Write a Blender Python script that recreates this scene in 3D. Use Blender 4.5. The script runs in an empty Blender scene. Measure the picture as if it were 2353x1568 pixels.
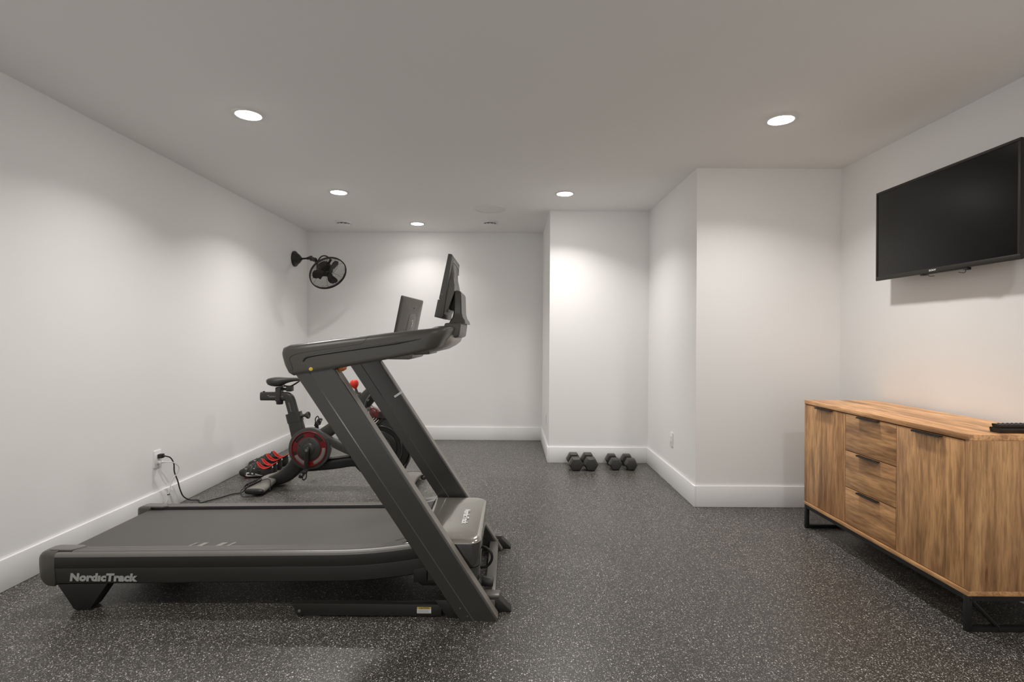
import bpy, bmesh, math, random
from mathutils import Vector, Matrix
from mathutils.bvhtree import BVHTree
random.seed(7)
PI = math.pi
R = math.radians
scene = bpy.context.scene
COL = scene.collection

# ------------------------------------------------------------------ helpers
def V(*a):
    return Vector(a)

def box(bm, x0, x1, y0, y1, z0, z1, bev=0.0, seg=2):
    vs = [bm.verts.new(p) for p in ((x0,y0,z0),(x1,y0,z0),(x1,y1,z0),(x0,y1,z0),(x0,y0,z1),(x1,y0,z1),(x1,y1,z1),(x0,y1,z1))]
    fs = [bm.faces.new([vs[i] for i in f]) for f in ((0,3,2,1),(4,5,6,7),(0,1,5,4),(1,2,6,5),(2,3,7,6),(3,0,4,7))]
    if bev:
        es = list({e for f in fs for e in f.edges})
        bmesh.ops.bevel(bm, geom=es, offset=bev, segments=seg, profile=0.5, affect='EDGES')
    return bm

def prism(bm, pts, axis, a0, a1, bev=0.0, seg=2):
    def mk(p, a):
        return {'x': (a, p[0], p[1]), 'y': (p[0], a, p[1]), 'z': (p[0], p[1], a)}[axis]
    lo = [bm.verts.new(mk(p, a0)) for p in pts]
    hi = [bm.verts.new(mk(p, a1)) for p in pts]
    n = len(pts)
    fs = [bm.faces.new(lo), bm.faces.new(hi[::-1])]
    for i in range(n):
        fs.append(bm.faces.new((lo[i], hi[i], hi[(i+1) % n], lo[(i+1) % n])))
    bmesh.ops.recalc_face_normals(bm, faces=fs)
    if bev:
        es = list({e for f in fs for e in f.edges})
        bmesh.ops.bevel(bm, geom=es, offset=bev, segments=seg, profile=0.5, affect='EDGES', clamp_overlap=True)
    return bm

def loft(bm, rings, cap0=True, cap1=True, closed=False):
    vr = [[bm.verts.new(p) for p in r] for r in rings]
    n = len(vr[0])
    m = len(vr)
    for i in range(m if closed else m-1):
        a, b = vr[i], vr[(i+1) % m]
        for j in range(n):
            bm.faces.new((a[j], a[(j+1) % n], b[(j+1) % n], b[j]))
    if not closed:
        if cap0: bm.faces.new(vr[0][::-1])
        if cap1: bm.faces.new(vr[-1])
    return vr

def smooth(pts, k=6, closed=False):
    pts = [Vector(p) for p in pts]
    n = len(pts)
    out = []
    for i in range(n if closed else n-1):
        g = (lambda j: pts[j % n]) if closed else (lambda j: pts[max(0, min(n-1, j))])
        p0, p1, p2, p3 = g(i-1), g(i), g(i+1), g(i+2)
        for s in range(k):
            t = s/k
            out.append(0.5*((2*p1)+(p2-p0)*t+(2*p0-5*p1+4*p2-p3)*t*t+(3*p1-p0-3*p2+p3)*t*t*t))
    if not closed: out.append(pts[-1])
    return out

def tube(bm, pts, r, n=10, closed=False, flat=None):
    pts = [Vector(p) for p in pts]
    m = len(pts)
    rs = r if isinstance(r, (list, tuple)) else [r]*m
    tang = []
    for i in range(m):
        a = pts[(i-1) % m] if (closed or i > 0) else pts[i]
        b = pts[(i+1) % m] if (closed or i < m-1) else pts[i]
        tang.append((b-a).normalized())
    t0 = tang[0]
    up = Vector((0,0,1)) if abs(t0.z) < 0.9 else Vector((0,1,0))
    nrm = (up - t0*up.dot(t0)).normalized()
    rings = []
    for i in range(m):
        t = tang[i]
        nrm = (nrm - t*nrm.dot(t))
        nrm = nrm.normalized() if nrm.length > 1e-6 else t.orthogonal().normalized()
        bn = t.cross(nrm)
        f = flat if flat else 1.0
        rings.append([pts[i]+nrm*(math.cos(2*PI*k/n)*rs[i]*f)+bn*(math.sin(2*PI*k/n)*rs[i]) for k in range(n)])
    loft(bm, rings, closed=closed)
    return bm

def lathe(bm, prof, origin, axis, n=32, cap=True):
    o = Vector(origin); a = Vector(axis).normalized()
    u = a.orthogonal().normalized(); w = a.cross(u)
    rings = [[o+a*h+u*(math.cos(2*PI*k/n)*r)+w*(math.sin(2*PI*k/n)*r) for k in range(n)] for r, h in prof]
    loft(bm, rings, cap0=cap, cap1=cap)
    return bm

def sring(c, ux, uy, w, h, e=4.0, n=28):
    """rounded-rectangle ring (superellipse) around c"""
    c = Vector(c); ux = Vector(ux); uy = Vector(uy)
    out = []
    for k in range(n):
        t = 2*PI*k/n
        ct, st = math.cos(t), math.sin(t)
        x = math.copysign(abs(ct)**(2/e), ct)*w/2
        y = math.copysign(abs(st)**(2/e), st)*h/2
        out.append(c+ux*x+uy*y)
    return out

def rrect(w, h, r, n=5):
    out = []
    for cx, cy, a0 in ((w/2-r, h/2-r, 0), (-w/2+r, h/2-r, 90), (-w/2+r, -h/2+r, 180), (w/2-r, -h/2+r, 270)):
        for k in range(n+1):
            a = R(a0+90*k/n)
            out.append((cx+r*math.cos(a), cy+r*math.sin(a)))
    return out

BASE = {}
def finish(bm, name, mat, parent=None, base=None, sharp=38, flip=True):
    b = Vector(base) if base is not None else (BASE.get(parent.name, Vector()) if parent else Vector())
    if flip:
        bmesh.ops.recalc_face_normals(bm, faces=bm.faces[:])
    if b.length:
        bmesh.ops.translate(bm, verts=bm.verts[:], vec=-b)
    me = bpy.data.meshes.new(name)
    bm.to_mesh(me); bm.free()
    me.polygons.foreach_set('use_smooth', [True]*len(me.polygons))
    me.set_sharp_from_angle(angle=R(sharp))
    me.materials.append(mat)
    o = bpy.data.objects.new(name, me)
    COL.objects.link(o)
    if parent:
        o.parent = parent
    elif base is not None:
        o.location = b
    BASE[o.name] = b
    return o

def part(name, mat, parent, bm, sharp=38, label=None):
    o = finish(bm, name, mat, parent, sharp=sharp)
    if label: o['label'] = label
    return o

def tag(o, label, cat, group=None):
    o['label'] = label; o['category'] = cat
    if group: o['group'] = group
    return o

def thing(name, label, cat, loc, group=None):
    o = bpy.data.objects.new(name, None)
    o.empty_display_size = 0.05
    COL.objects.link(o); o.location = loc
    BASE[o.name] = Vector(loc)
    return tag(o, label, cat, group)

def struct(name, mat, bm, sharp=38):
    o = finish(bm, name, mat, sharp=sharp)
    o['kind'] = 'structure'
    return o

def dup(root, loc, label=None, rotz=0.0, scale=1.0):
    def cp(o, parent):
        c = o.copy(); COL.objects.link(c)
        if parent: c.parent = parent
        for ch in list(o.children): cp(ch, c)
        return c
    r = cp(root, None)
    r.location = loc; r.rotation_euler = (0, 0, rotz); r.scale = (scale,)*3
    if label: r['label'] = label
    BASE[r.name] = Vector(loc)
    return r

def B():
    return bmesh.new()

def text_mesh(body, size, extrude, offset=0.0, shear=0.0, spacing=1.0):
    cu = bpy.data.curves.new('lettering', 'FONT')
    cu.body = body; cu.size = size; cu.extrude = extrude; cu.offset = offset
    cu.shear = shear; cu.space_character = spacing; cu.resolution_u = 4
    cu.align_x = 'LEFT'
    o = bpy.data.objects.new('lettering', cu)
    COL.objects.link(o)
    dg = bpy.context.evaluated_depsgraph_get()
    me = bpy.data.meshes.new_from_object(o.evaluated_get(dg))
    bm = B(); bm.from_mesh(me)
    bpy.data.objects.remove(o); bpy.data.curves.remove(cu); bpy.data.meshes.remove(me)
    return bm

def fit(bm, width, height, origin, ux, uy, un):
    """map text (xy plane) so it spans width x height from origin"""
    xs = [v.co.x for v in bm.verts]; ys = [v.co.y for v in bm.verts]
    x0, x1, y0, y1 = min(xs), max(xs), min(ys), max(ys)
    o, ux, uy, un = Vector(origin), Vector(ux), Vector(uy), Vector(un)
    for v in bm.verts:
        c = v.co
        v.co = o+ux*((c.x-x0)/(x1-x0)*width)+uy*((c.y-y0)/(y1-y0)*height)+un*c.z
    return bm

# ------------------------------------------------------------------ materials
def mat(name, col, rough=0.5, metal=0.0, spec=0.5, coat=0.0, bump=None, emit=None, alpha=None, trans=None, sheen=0):
    m = bpy.data.materials.new(name); m.use_nodes = True
    nt = m.node_tree; p = nt.nodes['Principled BSDF']
    p.inputs['Base Color'].default_value = (*col, 1)
    p.inputs['Roughness'].default_value = rough
    p.inputs['Metallic'].default_value = metal
    p.inputs['Specular IOR Level'].default_value = spec
    if coat:
        p.inputs['Coat Weight'].default_value = coat
        p.inputs['Coat Roughness'].default_value = 0.06
    if trans: p.inputs['Transmission Weight'].default_value = trans
    if emit:
        p.inputs['Emission Color'].default_value = (*emit[0], 1)
        p.inputs['Emission Strength'].default_value = emit[1]
    tc = nt.nodes.new('ShaderNodeTexCoord')
    nz = nt.nodes.new('ShaderNodeTexNoise')
    sc, st = bump if bump else (60, 0.02)
    nz.inputs['Scale'].default_value = sc; nz.inputs['Detail'].default_value = 3
    bp = nt.nodes.new('ShaderNodeBump'); bp.inputs['Strength'].default_value = st; bp.inputs['Distance'].default_value = 0.002
    nt.links.new(tc.outputs['Object'], nz.inputs['Vector'])
    nt.links.new(nz.outputs['Fac'], bp.inputs['Height'])
    nt.links.new(bp.outputs['Normal'], p.inputs['Normal'])
    return m

M = {}
M['wall'] = mat('wall_paint', (0.87, 0.862, 0.85), 0.7, spec=0.25, bump=(260, 0.05))
M['ceiling'] = mat('ceiling_paint', (0.88, 0.87, 0.855), 0.85, spec=0.15, bump=(180, 0.06))
M['trim'] = mat('trim_paint', (0.87, 0.865, 0.86), 0.4, spec=0.4)
M['white'] = mat('white_plastic', (0.82, 0.81, 0.79), 0.35)
M['grille'] = mat('speaker_grille', (0.80, 0.79, 0.77), 0.6)
M['charcoal'] = mat('charcoal_plastic', (0.068, 0.064, 0.057), 0.33, bump=(900, 0.08))
M['steel_paint'] = mat('charcoal_painted_steel', (0.034, 0.032, 0.028), 0.27, spec=0.7, bump=(700, 0.02))
M['gloss_grey'] = mat('charcoal_gloss_plastic', (0.06, 0.056, 0.05), 0.2, spec=0.7)
M['lid'] = mat('black_lid_added_sheen', (0.30, 0.285, 0.25), 0.2, metal=0.55, coat=1.0, bump=(20, 0.003))  # pale metallic base put in to stand for reflection on the black hood
M['strip'] = mat('painted_sheen_strip', (0.22, 0.205, 0.18), 0.32, spec=0.6, bump=(700, 0.02))  # lighter grey stands for the grazing reflection on the uprights
M['deck'] = mat('deck_side_plastic', (0.018, 0.018, 0.016), 0.42, bump=(800, 0.08))
M['rail'] = mat('rail_top_plastic', (0.15, 0.142, 0.13), 0.33, bump=(800, 0.1))
M['belt'] = mat('running_belt_rubber', (0.072, 0.068, 0.062), 0.5, bump=(500, 0.12))
M['black'] = mat('black_plastic', (0.012, 0.012, 0.012), 0.45)
M['gloss'] = mat('gloss_black_plastic', (0.03, 0.029, 0.027), 0.15, spec=1.0, coat=1.0, bump=(20, 0.003))
M['satin'] = mat('satin_grey_plastic', (0.12, 0.11, 0.095), 0.3)
M['painted_sheen_satin'] = mat('painted_sheen_plastic', (0.34, 0.32, 0.28), 0.3)  # pale grey stands for wall light reflected off the console front
M['letter'] = mat('silver_lettering', (0.42, 0.42, 0.41), 0.4)
M['letter_white'] = mat('white_lettering', (0.75, 0.75, 0.74), 0.4)
M['stripe'] = mat('belt_marking_grey', (0.24, 0.23, 0.20), 0.6)
M['yellow'] = mat('yellow_dot', (0.75, 0.5, 0.05), 0.4)
M['orange'] = mat('orange_clip', (0.7, 0.2, 0.02), 0.45)
M['bike'] = mat('matte_black_frame', (0.035, 0.033, 0.03), 0.38, bump=(700, 0.05))
M['bike_dark'] = mat('black_frame_enamel', (0.014, 0.014, 0.013), 0.32)
M['bike_grey'] = mat('grey_enamel_added_sheen', (0.19, 0.18, 0.16), 0.33)  # grey raised to include the reflection on the stabiliser tops
M['guard'] = mat('belt_guard_plastic', (0.055, 0.053, 0.05), 0.28)
M['window_grey'] = mat('grey_disc_window', (0.2, 0.19, 0.175), 0.35)
M['red'] = mat('dark_red_plastic', (0.165, 0.010, 0.012), 0.28)
M['red_bright'] = mat('bright_red_plastic', (0.75, 0.045, 0.025), 0.35)
M['red_lining'] = mat('red_shoe_lining', (0.62, 0.05, 0.04), 0.7)
M['shoe'] = mat('black_shoe_upper', (0.022, 0.02, 0.018), 0.4, bump=(400, 0.1))
M['chrome'] = mat('chrome', (0.75, 0.75, 0.75), 0.15, metal=1)
M['rubber'] = mat('dumbbell_rubber', (0.040, 0.038, 0.035), 0.42, bump=(500, 0.15))
M['bronze'] = mat('dark_bronze_metal', (0.016, 0.014, 0.012), 0.38, bump=(200, 0.03))
M['tvframe'] = mat('tv_bezel', (0.022, 0.019, 0.016), 0.5, spec=0.3)
def tv_mat():
    m = bpy.data.materials.new('coated_tv_glass'); m.use_nodes = True
    nt = m.node_tree; nt.nodes.clear(); N = nt.nodes.new; L = nt.links.new
    out = N('ShaderNodeOutputMaterial'); mix = N('ShaderNodeMixShader'); df = N('ShaderNodeBsdfDiffuse'); gl = N('ShaderNodeBsdfGlossy')
    df.inputs['Color'].default_value = (0.003, 0.003, 0.003, 1); gl.inputs['Roughness'].default_value = 0.25
    lw = N('ShaderNodeLayerWeight'); lw.inputs['Blend'].default_value = 0.5
    p = N('ShaderNodeMath'); p.operation = 'POWER'; p.inputs[1].default_value = 5.0
    k = N('ShaderNodeMath'); k.operation = 'MULTIPLY'; k.inputs[1].default_value = 5.5; k.use_clamp = True
    L(lw.outputs['Facing'], p.inputs[0]); L(p.outputs[0], k.inputs[0]); L(k.outputs[0], mix.inputs['Fac'])
    L(df.outputs[0], mix.inputs[1]); L(gl.outputs[0], mix.inputs[2]); L(mix.outputs[0], out.inputs['Surface'])
    return m
M['tvscreen'] = tv_mat()
M['frame'] = mat('black_steel_legs', (0.008, 0.008, 0.008), 0.5)
M['handle'] = mat('blackened_metal_pull', (0.03, 0.028, 0.025), 0.3, metal=0.6)
M['cable_black'] = mat('black_cable', (0.012, 0.012, 0.012), 0.5)
M['cable_white'] = mat('white_cable', (0.78, 0.77, 0.75), 0.4)
M['label_white'] = mat('label_paper', (0.7, 0.7, 0.7), 0.5)
M['label_yellow'] = mat('label_yellow', (0.55, 0.42, 0.08), 0.5)
M['lens'] = mat('lit_lens', (0.9, 0.9, 0.9), 0.5, emit=((1.0, 0.968, 0.93), 36.0))
M['remote'] = mat('remote_plastic', (0.014, 0.013, 0.012), 0.4)
M['key'] = mat('remote_key', (0.05, 0.05, 0.05), 0.5)

def clear_mat():
    m = bpy.data.materials.new('clear_plastic'); m.use_nodes = True
    nt = m.node_tree; nt.nodes.clear()
    out = nt.nodes.new('ShaderNodeOutputMaterial'); mix = nt.nodes.new('ShaderNodeMixShader')
    tr = nt.nodes.new('ShaderNodeBsdfTransparent'); gl = nt.nodes.new('ShaderNodeBsdfGlossy')
    gl.inputs['Roughness'].default_value = 0.06
    tr.inputs['Color'].default_value = (0.8, 0.76, 0.74, 1)
    lw = nt.nodes.new('ShaderNodeLayerWeight'); lw.inputs['Blend'].default_value = 0.3
    nt.links.new(lw.outputs['Facing'], mix.inputs['Fac'])
    nt.links.new(tr.outputs[0], mix.inputs[1]); nt.links.new(gl.outputs[0], mix.inputs[2])
    nt.links.new(mix.outputs[0], out.inputs['Surface'])
    return m
M['clear'] = clear_mat()

def floor_mat():
    m = bpy.data.materials.new('flecked_rubber_flooring'); m.use_nodes = True
    nt = m.node_tree; L = nt.links.new; N = nt.nodes.new
    p = nt.nodes['Principled BSDF']
    tc = N('ShaderNodeTexCoord')
    def math_(op, a, b=None, clamp=False):
        n = N('ShaderNodeMath'); n.operation = op; n.use_clamp = clamp
        for i, x in enumerate((a, b)):
            if x is None: continue
            if isinstance(x, (int, float)): n.inputs[i].default_value = x
            else: L(x, n.inputs[i])
        return n.outputs[0]
    warp = N('ShaderNodeTexNoise'); warp.inputs['Scale'].default_value = 160; warp.inputs['Detail'].default_value = 2
    L(tc.outputs['Object'], warp.inputs['Vector'])
    wv = N('ShaderNodeVectorMath'); wv.operation = 'SCALE'; wv.inputs['Scale'].default_value = 0.009
    wsub = N('ShaderNodeVectorMath'); wsub.operation = 'SUBTRACT'; wsub.inputs[1].default_value = (0.5, 0.5, 0.5)
    L(warp.outputs['Color'], wsub.inputs[0]); L(wsub.outputs[0], wv.inputs[0])
    add = N('ShaderNodeVectorMath'); add.operation = 'ADD'
    L(tc.outputs['Object'], add.inputs[0]); L(wv.outputs[0], add.inputs[1])
    masks = []
    for scale, keep, rad in ((80, 0.66, 0.27), (130, 0.68, 0.30), (210, 0.36, 0.36)):
        vo = N('ShaderNodeTexVoronoi'); vo.voronoi_dimensions = '2D'; vo.inputs['Scale'].default_value = scale
        L(add.outputs[0], vo.inputs['Vector'])
        sep = N('ShaderNodeSeparateColor'); L(vo.outputs['Color'], sep.inputs[0])
        on = math_('GREATER_THAN', sep.outputs[0], keep)
        r = math_('MULTIPLY', math_('ADD', math_('MULTIPLY', sep.outputs[1], 0.65), 0.30), rad)
        d = math_('SUBTRACT', r, vo.outputs['Distance'])
        e = math_('MULTIPLY', d, 22.0, clamp=True)
        br = math_('MULTIPLY_ADD', sep.outputs[2], 0.6)
        br.node.inputs[2].default_value = 0.4
        masks.append(math_('MULTIPLY', math_('MULTIPLY', math_('MULTIPLY', on, e), br), 0.65 if scale == 210 else 1.0))
    mx = math_('MAXIMUM', math_('MAXIMUM', masks[0], masks[1]), masks[2])
    cloud = N('ShaderNodeTexNoise'); cloud.inputs['Scale'].default_value = 1.6; cloud.inputs['Detail'].default_value = 3
    L(tc.outputs['Object'], cloud.inputs['Vector'])
    ramp = N('ShaderNodeMix'); ramp.data_type = 'RGBA'
    L(cloud.outputs['Fac'], ramp.inputs['Factor'])
    ramp.inputs['A'].default_value = (0.033, 0.031, 0.027, 1); ramp.inputs['B'].default_value = (0.047, 0.044, 0.039, 1)
    # joins between the rolls of flooring
    sp = N('ShaderNodeSeparateXYZ'); L(tc.outputs['Object'], sp.inputs[0])
    seam = None
    for yy in (4.42, 3.2, 1.98):
        s = math_('LESS_THAN', math_('ABSOLUTE', math_('SUBTRACT', sp.outputs['Y'], yy)), 0.0016)
        seam = s if seam is None else math_('MAXIMUM', seam, s)
    dark = N('ShaderNodeMix'); dark.data_type = 'RGBA'
    L(math_('MULTIPLY', seam, 0.6), dark.inputs['Factor']); L(ramp.outputs['Result'], dark.inputs['A']); dark.inputs['B'].default_value = (0.008, 0.008, 0.008, 1)
    fm = N('ShaderNodeMix'); fm.data_type = 'RGBA'
    L(mx, fm.inputs['Factor']); L(dark.outputs['Result'], fm.inputs['A']); fm.inputs['B'].default_value = (0.72, 0.69, 0.63, 1)
    L(fm.outputs['Result'], p.inputs['Base Color'])
    p.inputs['Roughness'].default_value = 0.34
    p.inputs['Specular IOR Level'].default_value = 0.5
    bn = N('ShaderNodeTexNoise'); bn.inputs['Scale'].default_value = 420; bn.inputs['Detail'].default_value = 2
    L(tc.outputs['Object'], bn.inputs['Vector'])
    bp = N('ShaderNodeBump'); bp.inputs['Strength'].default_value = 0.12; bp.inputs['Distance'].default_value = 0.001
    L(bn.outputs['Fac'], bp.inputs['Height']); L(bp.outputs['Normal'], p.inputs['Normal'])
    return m
M['floor'] = floor_mat()

def wood_mat(name, along, tone=1.0, seed=0.0):
    m = bpy.data.materials.new(name); m.use_nodes = True
    nt = m.node_tree; L = nt.links.new; N = nt.nodes.new
    p = nt.nodes['Principled BSDF']
    tc = N('ShaderNodeTexCoord'); oi = N('ShaderNodeObjectInfo')
    mp = N('ShaderNodeMapping')
    mp.inputs['Scale'].default_value = {'x': (1.1, 11, 11), 'y': (11, 1.1, 11), 'z': (11, 11, 1.1)}[along]
    mp.inputs['Location'].default_value = (seed, seed*1.7, seed*0.6)
    L(tc.outputs['Object'], mp.inputs['Vector'])
    w = N('ShaderNodeMath'); w.operation = 'MULTIPLY'; w.inputs[1].default_value = 40
    L(oi.outputs['Random'], w.inputs[0])
    def noise(scale, detail, dist):
        n = N('ShaderNodeTexNoise'); n.noise_dimensions = '4D'
        n.inputs['Scale'].default_value = scale; n.inputs['Detail'].default_value = detail; n.inputs['Distortion'].default_value = dist
        L(mp.outputs[0], n.inputs['Vector']); L(w.outputs[0], n.inputs['W'])
        return n
    n1 = noise(1.15, 7, 1.3)
    n2 = noise(9.0, 6, 0.5)
    n4 = noise(2.6, 5, 1.6)
    n3 = noise(0.55, 2, 0.6)
    cr = N('ShaderNodeValToRGB')
    e = cr.color_ramp.elements
    def c(r, g, b): return (r*tone, g*tone, b*tone, 1)
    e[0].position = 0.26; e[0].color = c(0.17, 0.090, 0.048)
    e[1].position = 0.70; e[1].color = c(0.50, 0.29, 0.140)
    a = e.new(0.40); a.color = c(0.30, 0.160, 0.076)
    a = e.new(0.52); a.color = c(0.43, 0.235, 0.110)
    L(n1.outputs['Fac'], cr.inputs['Fac'])
    cr2 = N('ShaderNodeValToRGB'); f = cr2.color_ramp.elements
    f[0].position = 0.36; f[0].color = (0.70, 0.68, 0.66, 1); f[1].position = 0.60; f[1].color = (1.10, 1.10, 1.10, 1)
    L(n2.outputs['Fac'], cr2.inputs['Fac'])
    cr3 = N('ShaderNodeValToRGB'); g = cr3.color_ramp.elements
    g[0].position = 0.36; g[0].color = (0.85, 0.82, 0.83, 1); g[1].position = 0.62; g[1].color = (1.08, 1.10, 1.06, 1)
    L(n3.outputs['Fac'], cr3.inputs['Fac'])
    def mul(a_, b_):
        x = N('ShaderNodeMix'); x.data_type = 'RGBA'; x.blend_type = 'MULTIPLY'; x.inputs['Factor'].default_value = 1
        L(a_, x.inputs['A']); L(b_, x.inputs['B']); return x.outputs['Result']
    col = mul(mul(cr.outputs['Color'], cr2.outputs['Color']), cr3.outputs['Color'])
    cr4 = N('ShaderNodeValToRGB'); q = cr4.color_ramp.elements
    q[0].position = 0.25; q[0].color = (0.58, 0.48, 0.42, 1); q[1].position = 0.37; q[1].color = (1, 1, 1, 1)
    L(n4.outputs['Fac'], cr4.inputs['Fac'])
    col = mul(col, cr4.outputs['Color'])
    # knots
    mk = N('ShaderNodeMapping'); mk.inputs['Scale'].default_value = {'x': (2.2, 6.5, 6.5), 'y': (6.5, 2.2, 6.5), 'z': (6.5, 6.5, 2.2)}[along]
    L(tc.outputs['Object'], mk.inputs['Vector'])
    vo = N('ShaderNodeTexVoronoi'); vo.voronoi_dimensions = '4D'; vo.inputs['Scale'].default_value = 1.0
    L(mk.outputs[0], vo.inputs['Vector']); L(w.outputs[0], vo.inputs['W'])
    kr = N('ShaderNodeValToRGB'); h = kr.color_ramp.elements
    h[0].position = 0.03; h[0].color = (0.40, 0.31, 0.26, 1); h[1].position = 0.15; h[1].color = (1, 1, 1, 1)
    L(vo.outputs['Distance'], kr.inputs['Fac'])
    col = mul(col, kr.outputs['Color'])
    L(col, p.inputs['Base Color'])
    p.inputs['Roughness'].default_value = 0.42
    p.inputs['Specular IOR Level'].default_value = 0.35
    bp = N('ShaderNodeBump'); bp.inputs['Strength'].default_value = 0.08; bp.inputs['Distance'].default_value = 0.001
    L(n2.outputs['Fac'], bp.inputs['Height']); L(bp.outputs['Normal'], p.inputs['Normal'])
    return m
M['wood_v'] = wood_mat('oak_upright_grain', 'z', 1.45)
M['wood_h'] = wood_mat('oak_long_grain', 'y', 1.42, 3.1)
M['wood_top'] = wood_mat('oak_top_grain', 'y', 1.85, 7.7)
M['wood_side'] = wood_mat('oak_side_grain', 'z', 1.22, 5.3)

# ------------------------------------------------------------------ room
XL, XR, YB, H = -2.39, 2.38, 6.25, 2.44
YF = -0.9      # the shell is left open behind the viewpoint to let in added fill light
JX, JY = 0.38, 5.147      # short return beside the back wall, then the middle wall
CX, CY = 1.34, 3.826      # boxed-out corner on the right
T = 0.14
struct('floor', M['floor'], box(B(), XL-T, XR+T, YF-T, YB+T, -0.08, 0.0))
struct('ceiling', M['ceiling'], box(B(), XL-T, XR+T, YF-T, YB+T, H, H+0.08))
struct('wall_left', M['wall'], box(B(), XL-T, XL, YF-T, YB+T, 0, H))
struct('wall_right', M['wall'], box(B(), XR, XR+T, YF-T, CY, 0, H))
struct('wall_back', M['wall'], box(B(), XL, JX, YB, YB+T, 0, H))
struct('wall_back_middle', M['wall'], box(B(), JX, CX, JY, YB+T, 0, H))
struct('wall_back_right', M['wall'], box(B(), CX, XR+T, CY, YB+T, 0, H))

BH, BT = 0.152, 0.015
def baseboard(name, x0, x1, y0, y1):
    struct(name, M['trim'], box(B(), x0, x1, y0, y1, 0, BH, bev=0.003, seg=2))
baseboard('baseboard_left', XL, XL+BT, YF, YB)
baseboard('baseboard_back', XL+BT, JX, YB-BT, YB)
baseboard('baseboard_return', JX-BT, JX, JY-BT, YB-BT)
baseboard('baseboard_middle', JX, CX-BT, JY-BT, JY)
baseboard('baseboard_box_side', CX-BT, CX, CY-BT, JY)
baseboard('baseboard_box_front', CX, XR, CY-BT, CY)
baseboard('baseboard_right', XR-BT, XR, YF, CY-BT)

# ------------------------------------------------------------------ ceiling fixtures
def downlight():
    t = thing('ceiling_light', '', 'ceiling light', (0, 0, 0), 'recessed ceiling lights')
    b = B(); lathe(b, [(0.062, -0.0015), (0.068, -0.006), (0.080, -0.0055), (0.086, -0.0025), (0.0875, 0.0005)], (0,0,0), (0,0,1), 40, cap=False)
    part('trim_ring', M['white'], t, b)
    b = B(); lathe(b, [(0.0005, -0.0135), (0.022, -0.013), (0.042, -0.0112), (0.056, -0.0078), (0.0655, -0.0035), (0.0668, -0.001)], (0,0,0), (0,0,1), 32)
    part('lens', M['lens'], t, b, label='glowing white lens')
    return t
dl = downlight()
spots = [
    (-1.461, 2.947, 'large glowing downlight above the treadmill belt, nearest on the left of the ceiling'),
    (1.507, 2.970, 'large glowing downlight on the right of the ceiling, nearest the television'),
    (-1.469, 4.524, 'glowing downlight above the exercise bike, second along the left wall'),
    (0.458, 4.526, 'glowing downlight in front of the middle wall, right of the round speaker grille'),
    (-1.017, 5.765, 'smallest glowing downlight, close to the back wall between the two smoke detectors'),
    (-1.48, 1.12, 'recessed ceiling light overhead on the left, beside the left wall'),
    (1.49, 1.12, 'recessed ceiling light overhead on the right, beside the right wall'),
]
for i, (x, y, lab) in enumerate(spots):
    if i == 0:
        dl.location = (x, y, H); dl['label'] = lab
    else:
        dup(dl, (x, y, H), lab)

for i, (x, y, lab) in enumerate(spots):
    ld = bpy.data.lights.new('lamp', 'AREA'); ld.shape = 'DISK'; ld.size = 0.125
    ld.energy, sprd = ((6.0, 134), (5.8, 134), (7.6, 134), (6.4, 126), (2.3, 122), (5.6, 140), (5.2, 140))[i]
    ld.color = (1.0, 0.968, 0.93); ld.spread = R(sprd)
    lo = bpy.data.objects.new('lamp', ld); COL.objects.link(lo); lo.location = (x, y, H-0.0145)

t = thing('ceiling_speaker', 'flat round white speaker grille set into the ceiling', 'speaker', (-0.20, 5.08, H))
b = B(); lathe(b, [(0.150, 0.0), (0.150, -0.004), (0.146, -0.006), (0.143, -0.006), (0.143, -0.003), (0.0005, -0.003)], t.location, (0,0,1), 56)
part('grille', M['grille'], t, b)
b = B(); lathe(b, [(0.1435, -0.001), (0.1435, -0.0065), (0.1505, -0.0065), (0.1525, -0.002), (0.1525, 0.0)], t.location, (0,0,1), 56, cap=False)
part('rim', M['white'], t, b)

def detector():
    t = thing('smoke_detector', '', 'smoke detector', (0, 0, 0), 'smoke detectors on the ceiling')
    b = B(); lathe(b, [(0.0005, 0), (0.090, 0), (0.090, -0.010), (0.086, -0.016), (0.072, -0.019), (0.0005, -0.019)], (0,0,0), (0,0,1), 40)
    part('base_plate', M['white'], t, b)
    b = B(); lathe(b, [(0.060, -0.019), (0.060, -0.030)], (0,0,0), (0,0,1), 40, cap=False)
    part('vent', M['charcoal'], t, b)
    b = B()
    for k in range(10):
        a = 2*PI*k/10
        c = V(0.0635*math.cos(a), 0.0635*math.sin(a), 0)
        tube(b, [c+V(0,0,-0.018), c+V(0,0,-0.031)], 0.004, 6)
    lathe(b, [(0.070, -0.0295), (0.070, -0.034), (0.058, -0.042), (0.032, -0.047), (0.0005, -0.048)], (0,0,0), (0,0,1), 40)
    part('cover', M['white'], t, b)
    return t
d0 = detector()
d0.location = (-1.80, 5.70, H); d0['label'] = 'white round smoke detector on the ceiling near the left back corner'
dup(d0, (-0.225, 5.66, H), 'white round smoke detector on the ceiling behind the speaker grille', rotz=0.4)

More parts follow.
